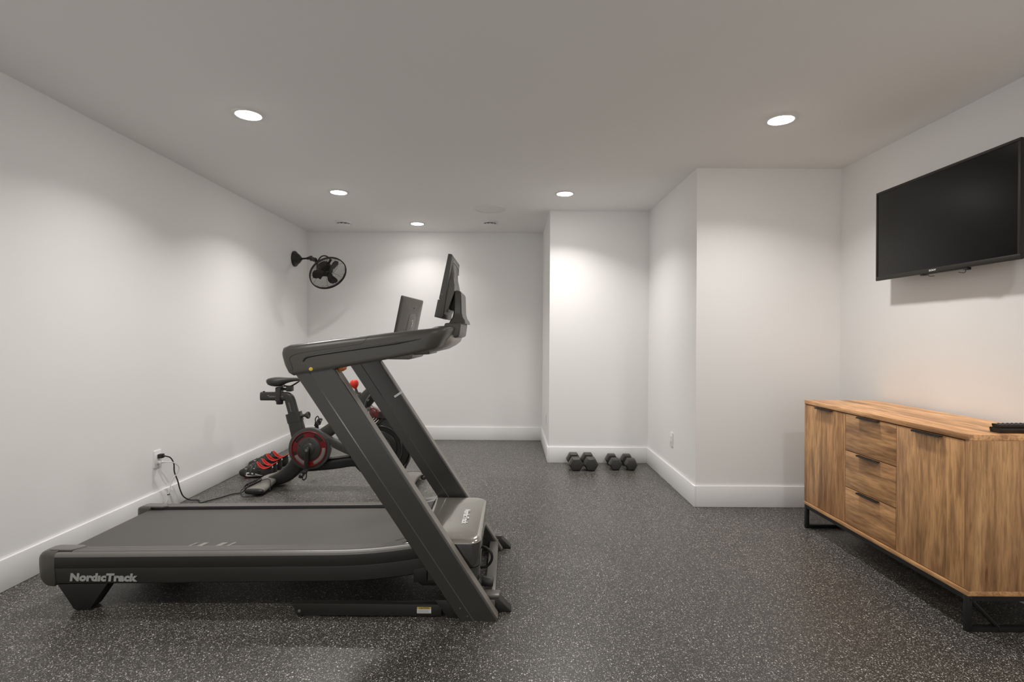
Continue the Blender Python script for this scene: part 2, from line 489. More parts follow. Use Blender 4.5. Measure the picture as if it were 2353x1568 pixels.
# ------------------------------------------------------------------ wall plates
def outlet(label, cat, loc, kind, rotz):
    """local: plate in the XZ plane, facing -Y"""
    t = thing('wall_outlet' if kind == 'outlet' else 'wall_switch', label, cat, (0, 0, 0))
    b = B(); prism(b, rrect(0.072, 0.117, 0.006), 'y', -0.006, 0.0, bev=0.0018)  # even fill light, added to brighten the room through its open side
    part('cover_plate', M['white'], t, b)
    b = B(); prism(b, rrect(0.034, 0.068, 0.003), 'y', -0.0085, -0.005, bev=0.001)
    ins = part('insert', M['white'], t, b)
    b = B()
    if kind == 'outlet':
        for zz in (0.018, -0.018):
            for dx in (-0.006, 0.006):
                box(b, dx-0.001, dx+0.001, -0.0089, -0.0083, zz-0.004, zz+0.004)
            lathe(b, [(0.002, 0), (0.002, 0.0006)], (0, -0.0089, zz-0.011), (0, 1, 0), 10)
        part('slots', M['black'], ins, b)
    else:
        box(b, -0.014, 0.014, -0.0105, -0.0083, -0.028, 0.002, bev=0.001)
        part('rocker', M['white'], ins, b)
    t.location = loc; t.rotation_euler = (0, 0, rotz)
    return t
outlet('white wall outlet low on the left wall with two plugs in it', 'outlet', (XL, 3.601, 0.372), 'outlet', R(90))
outlet('white wall plate on the boxed-out wall right of the dumbbells', 'outlet', (CX, 4.385, 0.375), 'outlet', R(-90))
outlet('white wall plate on the narrow return left of the dumbbells', 'outlet', (JX, 5.50, 0.37), 'outlet', R(-90))

# plugs and cords
t = thing('power_cord', 'black power cord running from the left wall outlet across the floor to the bike', 'cord', (-2.37, 3.605, 0.39))
b = B(); box(b, XL+0.008, XL+0.038, 3.590, 3.622, 0.377, 0.405, bev=0.003)
tube(b, [(XL+0.036, 3.606, 0.391), (XL+0.052, 3.606, 0.390)], [0.007, 0.0045], 10)
part('plug', M['black'], t, b)
path = smooth([(XL+0.05, 3.606, 0.390), (XL+0.064, 3.640, 0.372), (XL+0.066, 3.675, 0.324), (XL+0.055, 3.700, 0.259), (XL+0.05, 3.745, 0.185),
               (XL+0.048, 3.776, 0.115), (XL+0.05, 3.812, 0.055), (XL+0.065, 3.86, 0.016), (-2.27, 3.88, 0.006), (-2.225, 3.82, 0.006),
               (-2.20, 3.86, 0.006), (-2.150, 3.945, 0.006), (-2.105, 4.035, 0.006), (-2.075, 4.06, 0.006), (-2.045, 4.075, 0.012), (-2.02, 4.09, 0.045)], 8)
b = B(); tube(b, path, 0.0042, 8)
part('cable', M['cable_black'], t, b)

t = thing('white_cord', 'white power cord hanging from the lower socket of the left wall outlet', 'cord', (-2.37, 3.605, 0.345))
b = B(); box(b, XL+0.008, XL+0.034, 3.590, 3.620, 0.340, 0.362, bev=0.004)
tube(b, [(XL+0.03, 3.606, 0.350), (XL+0.056, 3.612, 0.349)], [0.008, 0.004], 10)
part('plug', M['cable_white'], t, b)
path = smooth([(XL+0.054, 3.612, 0.349), (XL+0.075, 3.655, 0.335), (XL+0.085, 3.70, 0.295), (XL+0.075, 3.705, 0.255), (XL+0.05, 3.690, 0.21), (XL+0.042, 3.675, 0.16),
               (XL+0.038, 3.662, 0.11)], 8)
b = B(); tube(b, path, 0.0033, 8)
part('cable', M['cable_white'], t, b)
b = B(); tube(b, smooth([(XL+0.0375, 3.661, 0.108), (XL+0.036, 3.652, 0.075), (XL+0.034, 3.63, 0.03), (XL+0.05, 3.61, 0.006), (XL+0.12, 3.58, 0.005)], 6), 0.0024, 8)
part('thin_lead', M['cable_white'], t, b)
b = B(); tube(b, [(XL+0.038, 3.655, 0.113), (XL+0.038, 3.675, 0.110)], 0.004, 8)
part('cable_tie', M['black'], t, b, label='black cable tie')

# ------------------------------------------------------------------ television
t = thing('television', 'black flat television mounted high on the right wall', 'television', (2.31, 2.81, 1.84))
TY0, TY1, TZ0, TZ1 = 2.345, 3.273, 1.572, 2.112
TX = 2.25
b = B()
for (y0, y1, z0, z1) in ((TY0, TY1, TZ0, TZ0+0.024), (TY0, TY1, TZ1-0.014, TZ1), (TY0, TY0+0.014, TZ0+0.024, TZ1-0.014), (TY1-0.012, TY1, TZ0+0.024, TZ1-0.014)):
    box(b, TX, TX+0.014, y0, y1, z0, z1, bev=0.0018)
part('bezel', M['tvframe'], t, b)
b = B(); box(b, TX+0.004, TX+0.012, TY0+0.012, TY1-0.010, TZ0+0.022, TZ1-0.012)
part('screen', M['tvscreen'], t, b)
b = B(); box(b, TX+0.013, TX+0.030, TY0+0.002, TY1-0.002, TZ0+0.003, TZ1-0.002, bev=0.003)
prism(b, [(TY0+0.08, TZ0+0.02), (TY1-0.08, TZ0+0.02), (TY1-0.08, TZ0+0.36), (TY0+0.08, TZ0+0.36)], 'x', TX+0.03, TX+0.062, bev=0.012)
part('back_cover', M['black'], t, b)
b = B(); box(b, TX+0.06, XR, 2.68, 2.94, 1.66, 1.96, bev=0.004)
part('wall_bracket', M['black'], t, b)
b = fit(text_mesh('SONY', 1, 0.0006, 0.02), 0.048, 0.0095, (TX-0.0002, 2.856, TZ0+0.0075), (0,-1,0), (0,0,1), (-1,0,0))
part('lettering', M['letter_white'], t, b, label='SONY in white letters')
b = B(); box(b, TX+0.004, TX+0.026, 2.622, 2.648, TZ0-0.012, TZ0+0.001, bev=0.003)
box(b, TX+0.004, TX+0.026, 2.90, 2.925, TZ0-0.008, TZ0+0.001, bev=0.002)
box(b, TX+0.007, TX+0.022, 2.64, 2.91, TZ0-0.0045, TZ0+0.0005)
part('sensor_bar', M['black'], t, b)
b = B(); tube(b, smooth([(TX+0.016, 2.888, TZ0-0.004), (TX+0.016, 2.87, TZ0-0.016), (TX+0.02, 2.845, TZ0-0.017)], 5), 0.0017, 6)
part('hanging_wire', M['cable_black'], t, b)
b = B(); tube(b, smooth([(TX+0.016, 2.643, TZ0-0.008), (TX+0.016, 2.648, TZ0-0.022), (TX+0.018, 2.672, TZ0-0.021), (TX+0.02, 2.69, TZ0-0.016)], 5), 0.0017, 6)
part('hanging_wire', M['cable_black'], t, b)

# ------------------------------------------------------------------ sideboard
SX0, SX1 = 1.90, 2.345
SY0, SY1 = 2.197, 3.425
SB, ST = 0.151, 0.82
t = thing('sideboard', 'light oak sideboard with two doors and three drawers on black metal legs', 'sideboard', (2.12, 2.81, 0))
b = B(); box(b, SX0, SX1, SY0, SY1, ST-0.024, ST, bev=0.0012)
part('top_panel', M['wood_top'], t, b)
b = B(); box(b, SX0, SX1, SY0, SY1, SB, SB+0.020, bev=0.0012)
part('bottom_panel', M['wood_h'], t, b)
for y0, y1 in ((SY0+0.001, SY0+0.019), (SY1-0.019, SY1-0.001)):
    b = B(); box(b, SX0+0.002, SX1-0.001, y0, y1, SB+0.0202, ST-0.0242, bev=0.0008)
    part('side_panel', M['wood_side'], t, b)
b = B(); box(b, SX1-0.012, SX1-0.004, SY0+0.02, SY1-0.02, SB+0.021, ST-0.025)
part('back_panel', M['wood_side'], t, b)
b = B(); box(b, SX0+0.03, SX1-0.02, SY0+0.02, SY1-0.02, SB+0.021, ST-0.026)
part('carcass_core', M['black'], t, b)
def pull(parent, yc, z, ln=0.165):
    b = B()
    prism(b, [(SX0+0.005, z-0.001), (SX0-0.013, z-0.001), (SX0-0.0145, z-0.009), (SX0-0.0125, z-0.009), (SX0-0.0115, z-0.0035), (SX0+0.005, z-0.0035)], 'y', yc-ln/2, yc+ln/2)
    part('handle', M['handle'], parent, b, label='dark metal edge pull')
FX0, FX1 = SX0+0.003, SX0+0.020
ZB, ZT = SB+0.0235, ST-0.029
dw = (SY1-SY0-0.04)/3
ys = [SY0+0.0205+dw*k for k in range(4)]
for k in (0, 2):
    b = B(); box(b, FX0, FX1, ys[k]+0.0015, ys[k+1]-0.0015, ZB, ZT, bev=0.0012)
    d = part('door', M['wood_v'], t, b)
    pull(d, (ys[k]+ys[k+1])/2, ZT)
zz = [ZB, ZB+(ZT-ZB)/3, ZB+2*(ZT-ZB)/3, ZT]
for k in range(3):
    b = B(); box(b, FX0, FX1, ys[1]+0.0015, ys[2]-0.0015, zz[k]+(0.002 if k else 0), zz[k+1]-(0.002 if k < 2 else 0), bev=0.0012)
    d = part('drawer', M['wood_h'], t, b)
    pull(d, (ys[1]+ys[2])/2, zz[k+1]-(0.002 if k < 2 else 0))
def leg_frame(y0):
    b = B()
    q = 0.022
    x0, x1 = SX0+0.001, SX1-0.02
    y1 = y0+q
    box(b, x0, x0+q, y0, y1, 0.0, SB-0.0005, bev=0.0025)
    box(b, x1-q, x1, y0, y1, 0.0, SB-0.0005, bev=0.0025)
    box(b, x0+q-0.002, x1-q+0.002, y0+0.0005, y1-0.0005, 0.0005, q)
    box(b, x0+q-0.002, x1-q+0.002, y0+0.0005, y1-0.0005, SB-q, SB-0.001)
    f = part('leg', M['frame'], t, b)
    return f
f0 = leg_frame(SY0+0.004)
leg_frame(SY1-0.026)
b = B()
for xx in (SX0+0.003, SX1-0.042):
    box(b, xx, xx+0.018, SY0+0.025, SY1-0.025, SB-0.022, SB-0.001)
part('under_rail', M['frame'], t, b)
y0 = SY0+0.012
b = B(); tube(b, [(SX0+0.022, y0, 0.133), (SX0+0.135, y0+0.0, 0.018)], 0.009, 8)
part('brace', M['frame'], f0, b)
for x, z in ((SX0+0.016, 0.137), (SX0+0.135, 0.010)):
    b = B(); lathe(b, [(0.0045, 0), (0.0045, -0.0025), (0.002, -0.0035)], (x, SY0+0.0042, z), (0, 1, 0), 12)
    part('screw', M['handle'], f0, b)

# two remote controls, one on the other
def remote(label, x0, x1, y0, y1, z0, h, ztilt=0.0, keys=True):
    t = thing('remote_control', label, 'remote control', ((x0+x1)/2, (y0+y1)/2, z0), 'remote controls on the sideboard')
    b = B()
    yc = (y0+y1)/2
    w = (y1-y0)
    rings = []
    for x, s in ((x0+0.004, 0.90), (x0, 1.0), (x0+0.02, 1.0), (x1-0.02, 1.0), (x1, 0.94)):
        zt = z0+ztilt*(x-x0)
        rings.append([(x, yc-w/2*s*0.84, zt), (x, yc+w/2*s*0.84, zt), (x, yc+w/2*s, zt+h*0.7), (x, yc+w/2*s*0.93, zt+h), (x, yc-w/2*s*0.93, zt+h), (x, yc-w/2*s, zt+h*0.7)])
    loft(b, rings)
    part('body', M['remote'], t, b, sharp=25)
    if keys:
        rnd = random.Random(3)
        n = 9
        for i in range(n):
            b = B()
            for j in range(3):
                cx = x0+0.022+(x1-x0-0.036)*i/(n-1); cy = yc+(j-1)*0.0135
                zt = z0+h+ztilt*(cx-x0)
                rr = 0.0042+0.001*rnd.random()
                lathe(b, [(rr, -0.001), (rr, 0.0016), (rr*0.75, 0.0026), (0.0003, 0.0026)], (cx, cy, zt), (0,0,1), 10)
            part('key_row', M['key'], t, b)
    return t
remote('lower of the two black remotes stacked on the near end of the sideboard', 2.062, 2.262, 2.232, 2.283, ST, 0.021, keys=False)
remote('upper black remote with rows of keys, stacked on another remote', 2.070, 2.258, 2.236, 2.281, ST+0.0215, 0.014, 0.012)

# ------------------------------------------------------------------ dumbbells
def dumbbell(label, side, length, x, yfront, number):
    yc = yfront+length/2
    t = thing('dumbbell', label, 'dumbbell', (x, yc, 0), 'hex dumbbells by the middle wall')
    hz = side*math.sqrt(3)/2
    hl = length*0.31
    def hexring(s, y, n=6):
        return [V(x+s*math.cos(PI/3*k), y, hz+s*math.sin(PI/3*k)) for k in range(n)]
    for sgn in (-1, 1):
        ye = yc+sgn*length/2; yi = yc+sgn*(length/2-hl)
        b = B()
        loft(b, [hexring(side*0.74, ye), hexring(side*0.80, ye-sgn*0.001), hexring(side*0.985, ye-sgn*0.016), hexring(side, ye-sgn*0.02), hexring(side, yi+sgn*0.016), hexring(side*0.8, yi), hexring(side*0.35, yi)])
        hd = part('head', M['rubber'], t, b, sharp=20)
        if sgn < 0:
            b = B(); box(b, x-side*0.28, x+side*0.28, ye-0.0006, ye+0.001, hz+0.004, hz+0.006)
            part('raised_mark', M['charcoal'], hd, b)
    b = B()
    yy = [yc+(length/2-hl+0.003)*s for s in (-1, -0.6, 0, 0.6, 1)]
    tube(b, [(x, q, hz) for q in yy], [0.0135, 0.015, 0.0175, 0.015, 0.0135], 16)
    part('handle', M['chrome'], t, b, label='chrome handle')
    return t
dumbbell('black hex dumbbell at the left end of the row by the middle wall', 0.068, 0.285, 0.606, 4.808, 1)
dumbbell('black hex dumbbell second from the left in the row by the middle wall', 0.068, 0.285, 0.742, 4.808, 2)
dumbbell('smaller black hex dumbbell third from the left in the row', 0.060, 0.268, 0.972, 4.845, 3)
dumbbell('smaller black hex dumbbell at the right end, nearest the boxed-out corner', 0.060, 0.268, 1.115, 4.838, 4)

# ------------------------------------------------------------------ treadmill
YC = 2.6675                      # centre line of the machine
tm = thing('treadmill', 'large charcoal treadmill with a slanted pair of uprights, in the middle of the floor', 'treadmill', (-1.0, YC, 0))

def ztop(x):
    z = 0.249+(x+2.0)*0.0145
    if x > -0.78: z += ((x+0.78)/0.40)**2*0.034
    return z
def mir(y, far):
    return 2*2.6825-y if far else y

# side rails of the deck
def rail(far):
    prof = [(2.346, -0.139), (2.337, -0.132), (2.3305, -0.069), (2.3315, -0.066), (2.329, -0.060), (2.329, -0.020), (2.332, -0.009), (2.339, -0.002), (2.3465, 0.0),
            (2.348, 0.0)]
    y = 2.350
    for k in range(7):
        prof += [(y, 0.0035), (y+0.0036, 0.0035), (y+0.0046, 0.0008), (y+0.0054, 0.0008)]
        y += 0.0062
    prof += [(2.3945, 0.004), (2.398, 0.003), (2.400, -0.004), (2.400, -0.034), (2.398, -0.139)]
    b = B()
    rings = []
    for i in range(25):
        x = -2.000+(2.000-0.375)*i/24
        zt = ztop(x)
        rings.append([V(x, mir(py, far), zt+pz) for py, pz in prof])
    loft(b, rings)
    return part('side_rail', M['deck'], tm, b, sharp=25)
rn = rail(False); rf = rail(True)
# grooved foot strip on each rail (lighter)
for far, par in ((False, rn), (True, rf)):
    b = B()
    prof = [(2.3465, 0.0006)]
    y = 2.3485
    for k in range(7):
        prof += [(y, 0.0046), (y+0.0040, 0.0046), (y+0.0048, 0.0022), (y+0.0056, 0.0022)]
        y += 0.0062
    prof += [(2.3920, 0.0046), (2.3985, 0.0036), (2.3985, 0.0002)]
    rings = []
    for i in range(25):
        x = -1.93+(1.93-0.40)*i/24
        rings.append([V(x, mir(py, far), ztop(x)+pz) for py, pz in prof])
    loft(b, rings)
    part('foot_strip', M['rail'], par, b, sharp=25)
    # bright rounded shoulder
    b = B()
    prof = [(2.3285, -0.016), (2.3305, -0.008), (2.336, -0.0015), (2.3462, 0.0012), (2.3462, -0.003), (2.334, -0.014)]
    rings = []
    for i in range(25):
        x = -1.997+(1.997-0.38)*i/24
        rings.append([V(x, mir(py, far), ztop(x)+pz) for py, pz in prof])
    loft(b, rings)
    part('edge_trim', M['rail'], par, b, sharp=60)

# rear end caps
def endcap(far):
    b = B()
    rings = []
    #        x,    ytop-outer, zt,    zb,   yin,  shrink
    for x, yo, zt, zb, yi in ((-2.074, 2.358, 0.226, 0.178, 2.392), (-2.073, 2.345, 0.237, 0.164, 2.400), (-2.068, 2.337, 0.243, 0.150, 2.408), (-2.058, 2.332, 0.2465, 0.128, 2.414),
                              (-2.046, 2.329, 0.2485, 0.112, 2.418), (-2.030, 2.3265, 0.2495, 0.105, 2.420), (-2.010, 2.326, 0.250, 0.103, 2.420), (-1.998, 2.326, 0.2503, 0.103, 2.420), (-1.994, 2.3285, 0.2503, 0.108, 2.414)):
        zt2 = zt+0.004
        rings.append([V(x, mir(p, far), q) for p, q in ((yo+0.012, zb), (yo+0.003, zb+0.012), (yo, (zt+zb)/2+0.004), (yo, zt-0.016), (yo+0.004, zt-0.006), (yo+0.016, zt2-0.001),
                                                      (yo+0.028, zt2+0.001), (yi-0.012, zt2+0.002), (yi-0.003, zt2-0.001), (yi, zt2-0.008), (yi, zb+0.02), (yi-0.01, zb))])
    loft(b, rings)
    cap = part('end_cap', M['charcoal'], tm, b, sharp=50)
    b = B()
    xs = [-1.90, -1.945, -1.99, -2.03]
    pts = [(-1.942, 2.354), (-1.905, 2.396), (-1.93, 2.412), (-2.03, 2.410), (-2.048, 2.396), (-2.048, 2.372), (-2.035, 2.354)]
    prism(b, [(p[0], mir(p[1], far)) for p in pts], 'z', 0.250, 0.2585, bev=0.002)
    part('cap_inlay', M['rail'], cap, b)
endcap(False); endcap(True)

# running belt: flat top wrapping a rear roller
b = B()
rings = []
prof = []
for i in range(9):
    prof.append((-1.995+0.036*math.cos(R(270-i*22.5)), ztop(-1.995)-0.012-0.036+0.036*math.sin(R(270-i*22.5))))
for i in range(1, 26):
    x = -1.995+1.56*i/25
    prof.append((x, ztop(x)-0.012 if x < -0.78 else 0.249+(x+2.0)*0.0145-0.012))
y0, y1 = 2.410, 2.955
lo = [b.verts.new((x, y0, z)) for x, z in prof]; hi = [b.verts.new((x, y1, z)) for x, z in prof]
for i in range(len(prof)-1):
    b.faces.new((lo[i], lo[i+1], hi[i+1], hi[i]))
ext = bmesh.ops.extrude_face_region(b, geom=b.faces[:])
bmesh.ops.translate(b, verts=[g for g in ext['geom'] if isinstance(g, bmesh.types.BMVert)], vec=(0, 0, -0.0025))
belt = part('running_belt', M['belt'], tm, b, sharp=60)
for quad in (((-1.482, -1.471), (-1.457, -1.446)), ((-1.442, -1.416), (-1.420, -1.396)), ((-1.354, -1.328), (-1.334, -1.308)), ((-1.307, -1.293), (-1.280, -1.266))):
    b = B()
    (a0, a1), (c0, c1) = quad
    zq = lambda x: ztop(x)-0.0122
    lo = [b.verts.new(p) for p in ((a0, 2.416, zq(a0)), (a1, 2.416, zq(a1)), (c1, 2.474, zq(c1)), (c0, 2.474, zq(c0)))]
    hi = [b.verts.new(v.co+V(0,0,0.0012)) for v in lo]
    b.faces.new(lo[::-1]); b.faces.new(hi)
    for i in range(4): b.faces.new((lo[i], lo[(i+1) % 4], hi[(i+1) % 4], hi[i]))
    part('belt_marking', M['stripe'], belt, b)
b = B(); lathe(b, [(0.0315, 0), (0.0315, 0.535)], (-1.995, 2.415, ztop(-1.995)-0.048), (0,1,0), 24)
part('rear_roller', M['black'], tm, b)
b = B(); box(b, -1.94, -0.40, 2.405, 2.96, 0.135, 0.205, bev=0.004)
part('deck_board', M['black'], tm, b)
for far in (False, True):
    b = B()
    ya, yb_ = sorted((mir(2.333, far), mir(2.402, far)))
    prism(b, [(-1.985, 0.113), (-1.922, 0.022), (-1.914, 0.007), (-1.900, 0.0), (-1.855, 0.0), (-1.843, 0.004), (-1.833, 0.016), (-1.764, 0.118)], 'y', ya, yb_, bev=0.003)
    part('rear_foot', M['black'], tm, b)
b = fit(text_mesh('NordıcTrack', 1, 0.0012, 0.055, 0.16, 1.06), 0.297, 0.037, (-1.929, 2.3338, 0.1275), (1,0,0), (0,-0.095,0.995), (0,-1,0))
part('lettering', M['letter'], rn, b, label='NordicTrack in silver letters')

# uprights
def upright(ya, yb, dx):
    """slanted column: raised left flange, flush cover on the right"""
    b = B()
    secs = []
    for z, xl, xr in ((0.0, -0.197+dx, -0.034+dx), (1.075, -0.924+dx, -0.742+dx)):
        w = xr-xl
        c = xl+w*0.365
        r = 0.008
        secs.append([V(xl, ya+0.006, z), V(xl+0.004, ya+0.0025, z), V(c-0.002, ya+0.0012, z), V(c+0.0018, ya+0.0042, z), V(xr-r, ya+0.0042, z), V(xr-0.002, ya+0.0065, z), V(xr, ya+0.012, z),
                     V(xr, yb-r, z), V(xr-r, yb, z), V(xl+r, yb, z), V(xl, yb-r, z)])
    loft(b, secs)
    u = part('upright', M['steel_paint'], tm, b, sharp=20)
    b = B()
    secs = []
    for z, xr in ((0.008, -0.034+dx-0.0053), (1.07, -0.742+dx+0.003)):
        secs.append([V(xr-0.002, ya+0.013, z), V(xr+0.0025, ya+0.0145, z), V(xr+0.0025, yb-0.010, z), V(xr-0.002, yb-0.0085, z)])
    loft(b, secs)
    part('sheen_strip', M['strip'], u, b, sharp=20)  # lighter strip added to paint in the front face's grazing reflection
    return u
un = upright(2.26, 2.337, -0.009)
uf = upright(3.0, 3.077, 0.0)
b = B()
d = V(-0.6807, 0, 1).normalized(); e = V(1, 0, 0.6807).normalized()
c = V(-0.632, 0, 0.885)
for s, o in ((1, 1),):
    pts = [c-e*0.026-d*0.006, c+e*0.026-d*0.006, c+e*0.026+d*0.006, c-e*0.026+d*0.006]
    prism(b, [(p.x, p.z) for p in pts], 'y', 3.0030, 3.006)
part('sticker', M['label_white'], uf, b, label='small white sticker')
for yy, par in ((2.2640, un),):
    for x, z in ((-0.219, 0.055), (-0.187, 0.022)):
        b = B(); lathe(b, [(0.004, 0.0), (0.004, -0.002), (0.002, -0.003)], (x+0.012, yy, z), (0,1,0), 10)
        part('screw', M['satin'], par, b)

# handlebar: one continuous U of moulded plastic
b = B()
half = [  # x, y, ztop, zbot, width, turn(deg), shear
    (-0.975, 2.302, 1.128, 1.110, 0.03, 0, -0.006), (-0.970, 2.302, 1.145, 1.080, 0.062, 0, -0.018), (-0.958, 2.302, 1.162, 1.052, 0.080, 0, -0.030), (-0.934, 2.302, 1.1745, 1.0425, 0.089, 0, -0.020),
    (-0.86, 2.302, 1.186, 1.0525, 0.092, 0, 0), (-0.74, 2.302, 1.2025, 1.0745, 0.092, 0, 0), (-0.62, 2.302, 1.217, 1.097, 0.092, 0, 0), (-0.50, 2.303, 1.2315, 1.119, 0.094, 0, 0),
    (-0.43, 2.306, 1.240, 1.1335, 0.098, 4, 0.004), (-0.375, 2.316, 1.247, 1.146, 0.104, 14, 0.02), (-0.335, 2.338, 1.2535, 1.158, 0.108, 36, 0.035), (-0.335, 2.372, 1.2585, 1.166, 0.110, 62, 0.05),
    (-0.330, 2.42, 1.262, 1.168, 0.112, 84, 0.055), (-0.330, 2.50, 1.264, 1.165, 0.114, 90, 0.06), (-0.330, 2.60, 1.264, 1.163, 0.116, 90, 0.06)]
full = half+[(x, 2*YC-y, a, c, w, 180-t, sh) for x, y, a, c, w, t, sh in half[::-1]]
rings = []
for x, y, zt, zb, w, turn, sh in full:
    a = R(turn)
    nx, ny = -math.sin(a), math.cos(a)          # width direction (to the inside)
    cz = (zt+zb)/2
    ring = []
    for k in range(28):
        t_ = 2*PI*k/28
        up_ = math.sin(t_) > 0
        px = math.copysign(abs(math.cos(t_))**(0.5 if up_ else 0.22), math.cos(t_))*w/2
        pz = math.copysign(abs(math.sin(t_))**(0.62 if up_ else 0.30), math.sin(t_))
        zz_ = cz+pz*(zt-zb)/2
        ring.append(V(x+nx*px+sh*pz*0.5, y+ny*px, zz_))
    rings.append(ring)
loft(b, rings)
bmesh.ops.recalc_face_normals(b, faces=b.faces[:])
hb_tree = BVHTree.FromBMesh(b)
hb = part('handlebar', M['charcoal'], tm, b, sharp=60)
# soft grip panel seam and the long dark shadow groove on the near face
def on_handle(x, f):
    """near-side point at fraction f of the bar's height"""
    for s0, s1 in zip(half, half[1:]):
        if s0[0] <= x <= s1[0]:
            k = (x-s0[0])/(s1[0]-s0[0])
            zt = s0[2]+(s1[2]-s0[2])*k; zb = s0[3]+(s1[3]-s0[3])*k
            h = hb_tree.ray_cast(V(x, 1.5, zb+(zt-zb)*f), V(0, 1, 0))
            if h[0]: return h[0]
    return V(x, 2.26, 1.1)
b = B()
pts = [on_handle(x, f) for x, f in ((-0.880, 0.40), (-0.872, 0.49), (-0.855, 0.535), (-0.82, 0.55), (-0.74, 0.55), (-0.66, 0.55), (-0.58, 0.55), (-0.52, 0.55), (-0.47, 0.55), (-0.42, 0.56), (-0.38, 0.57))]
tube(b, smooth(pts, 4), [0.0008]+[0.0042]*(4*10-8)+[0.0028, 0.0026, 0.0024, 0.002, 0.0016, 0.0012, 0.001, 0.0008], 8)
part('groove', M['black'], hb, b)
b = B()
pts = [on_handle(x, f) for x, f in ((-0.945, 0.16), (-0.925, 0.18), (-0.930, 0.36), (-0.938, 0.52), (-0.930, 0.63), (-0.905, 0.68), (-0.85, 0.70), (-0.78, 0.70), (-0.70, 0.70), (-0.645, 0.71), (-0.625, 0.75), (-0.612, 0.88), (-0.595, 0.97))]
tube(b, smooth(pts, 4), 0.0011, 6)
part('seam', M['black'], hb, b)
p = on_handle(-0.847, 0.13)
b = B(); lathe(b, [(0.0085, 0.004), (0.0085, -0.0012), (0.007, -0.002), (0.0003, -0.002)], (p.x, p.y+0.001, p.z), (0,1,0), 20)
part('round_button', M['yellow'], hb, b, label='yellow round dot')
b = B(); prism(b, [(-0.752, 1.082), (-0.722, 1.088), (-0.726, 1.066), (-0.742, 1.056)], 'y', 2.30, 2.36, bev=0.003)
part('folding_latch', M['orange'], tm, b, label='orange latch under the handlebar')
# black strips painted for the shade in the gap between handlebar and uprights
for ya, yb in ((2.2585, 2.339), (2.9985, 3.0785)):
    b = B(); prism(b, [(-0.922, 1.052), (-0.744, 1.0795), (-0.744, 1.0735), (-0.918, 1.046)], 'y', ya, yb)
    part('gap_shade', M['black'], tm, b)
# console: tray, block, mast, screen
b = B(); prism(b, [(-0.322, 1.188), (-0.238, 1.214), (-0.229, 1.279), (-0.306, 1.277)], 'y', 2.470, 2.845, bev=0.008, seg=3)
con = part('console_block', M['charcoal'], tm, b)
b = B()
rings = []
for z, x0, x1, y0_, y1_ in ((1.276, -0.290, -0.212, 2.500, 2.815), (1.292, -0.283, -0.216, 2.508, 2.806), (1.306, -0.275, -0.226, 2.516, 2.796), (1.33, -0.270, -0.232, 2.520, 2.792), (1.42, -0.268, -0.235, 2.522, 2.790), (1.430, -0.266, -0.239, 2.526, 2.786), (1.434, -0.262, -0.247, 2.535, 2.777)):
    c = 0.006
    rings.append([V(x0, y0_+c, z), V(x0+c, y0_, z), V(x1-c, y0_, z), V(x1, y0_+c, z), V(x1, y1_-c, z), V(x1-c, y1_, z), V(x0+c, y1_, z), V(x0, y1_-c, z)])
loft(b, rings)
part('screen_mast', M['gloss_grey'], tm, b, sharp=25)
b = B(); prism(b, [(-0.62, 1.112), (-0.615, 1.105), (-0.475, 1.104), (-0.462, 1.112), (-0.458, 1.165), (-0.60, 1.165)], 'y', 2.50, 2.835, bev=0.006, seg=3)
part('storage_tray', M['satin'], tm, b)
b = B(); prism(b, [(-0.46, 1.125), (-0.385, 1.128), (-0.382, 1.165), (-0.46, 1.165)], 'y', 2.53, 2.80, bev=0.004)
part('tray_bracket', M['charcoal'], tm, b)
# sculpted panel under the front of the console, its reflected brightness painted in
b = B()
rings = []
for y, s in ((2.40, 0.55), (2.43, 0.85), (2.48, 1.0), (2.60, 1.03), (2.735, 1.03), (2.85, 1.0), (2.905, 0.85), (2.935, 0.55)):
    pts = [(-0.33, 1.235), (-0.272, 1.235), (-0.258, 1.207), (-0.266, 1.188), (-0.288, 1.170), (-0.325, 1.150), (-0.370, 1.139), (-0.40, 1.155)]
    rings.append([V(-0.32+(px+0.32)*s, y, 1.2+(pz-1.2)*s) for px, pz in pts])
loft(b, rings)
part('console_underside', M['painted_sheen_satin'], tm, b, sharp=70)
# tablet screen
b = B()
def spt(f, off, thick=0.0):
    """f: 0 bottom..1 top along the tilted screen, off: along its back normal"""
    bx = V(-0.350, 0, 1.306); tx = V(-0.291, 0, 1.600)
    dd = (tx-bx); nn = V(dd.z, 0, -dd.x).normalized()
    return bx+dd*f+nn*off
SYn, SYf = 2.47, 2.835
prof = [spt(0.0, 0.004), spt(0.28, 0.004), spt(0.285, 0.0), spt(1.0, 0.0), spt(1.003, 0.018), spt(0.97, 0.020), spt(0.02, 0.034), spt(0.0, 0.028)]
prism(b, [(p.x, p.z) for p in prof], 'y', SYn, SYf, bev=0.0025)
scr = part('screen_housing', M['charcoal'], tm, b)
b = B(); prism(b, [(p.x, p.z) for p in (spt(-0.005, -0.004), spt(0.27, -0.004), spt(0.275, 0.006), spt(-0.005, 0.010))], 'y', SYn-0.001, SYf+0.001, bev=0.002)
part('speaker_bar', M['charcoal'], scr, b)
b = B(); prism(b, [(p.x, p.z) for p in (spt(0.31, -0.0008), spt(0.97, -0.0008), spt(0.97, 0.002), spt(0.31, 0.002))], 'y', SYn+0.01, SYf-0.01)
part('display', M['tvscreen'], scr, b)
b = B()
rings = []
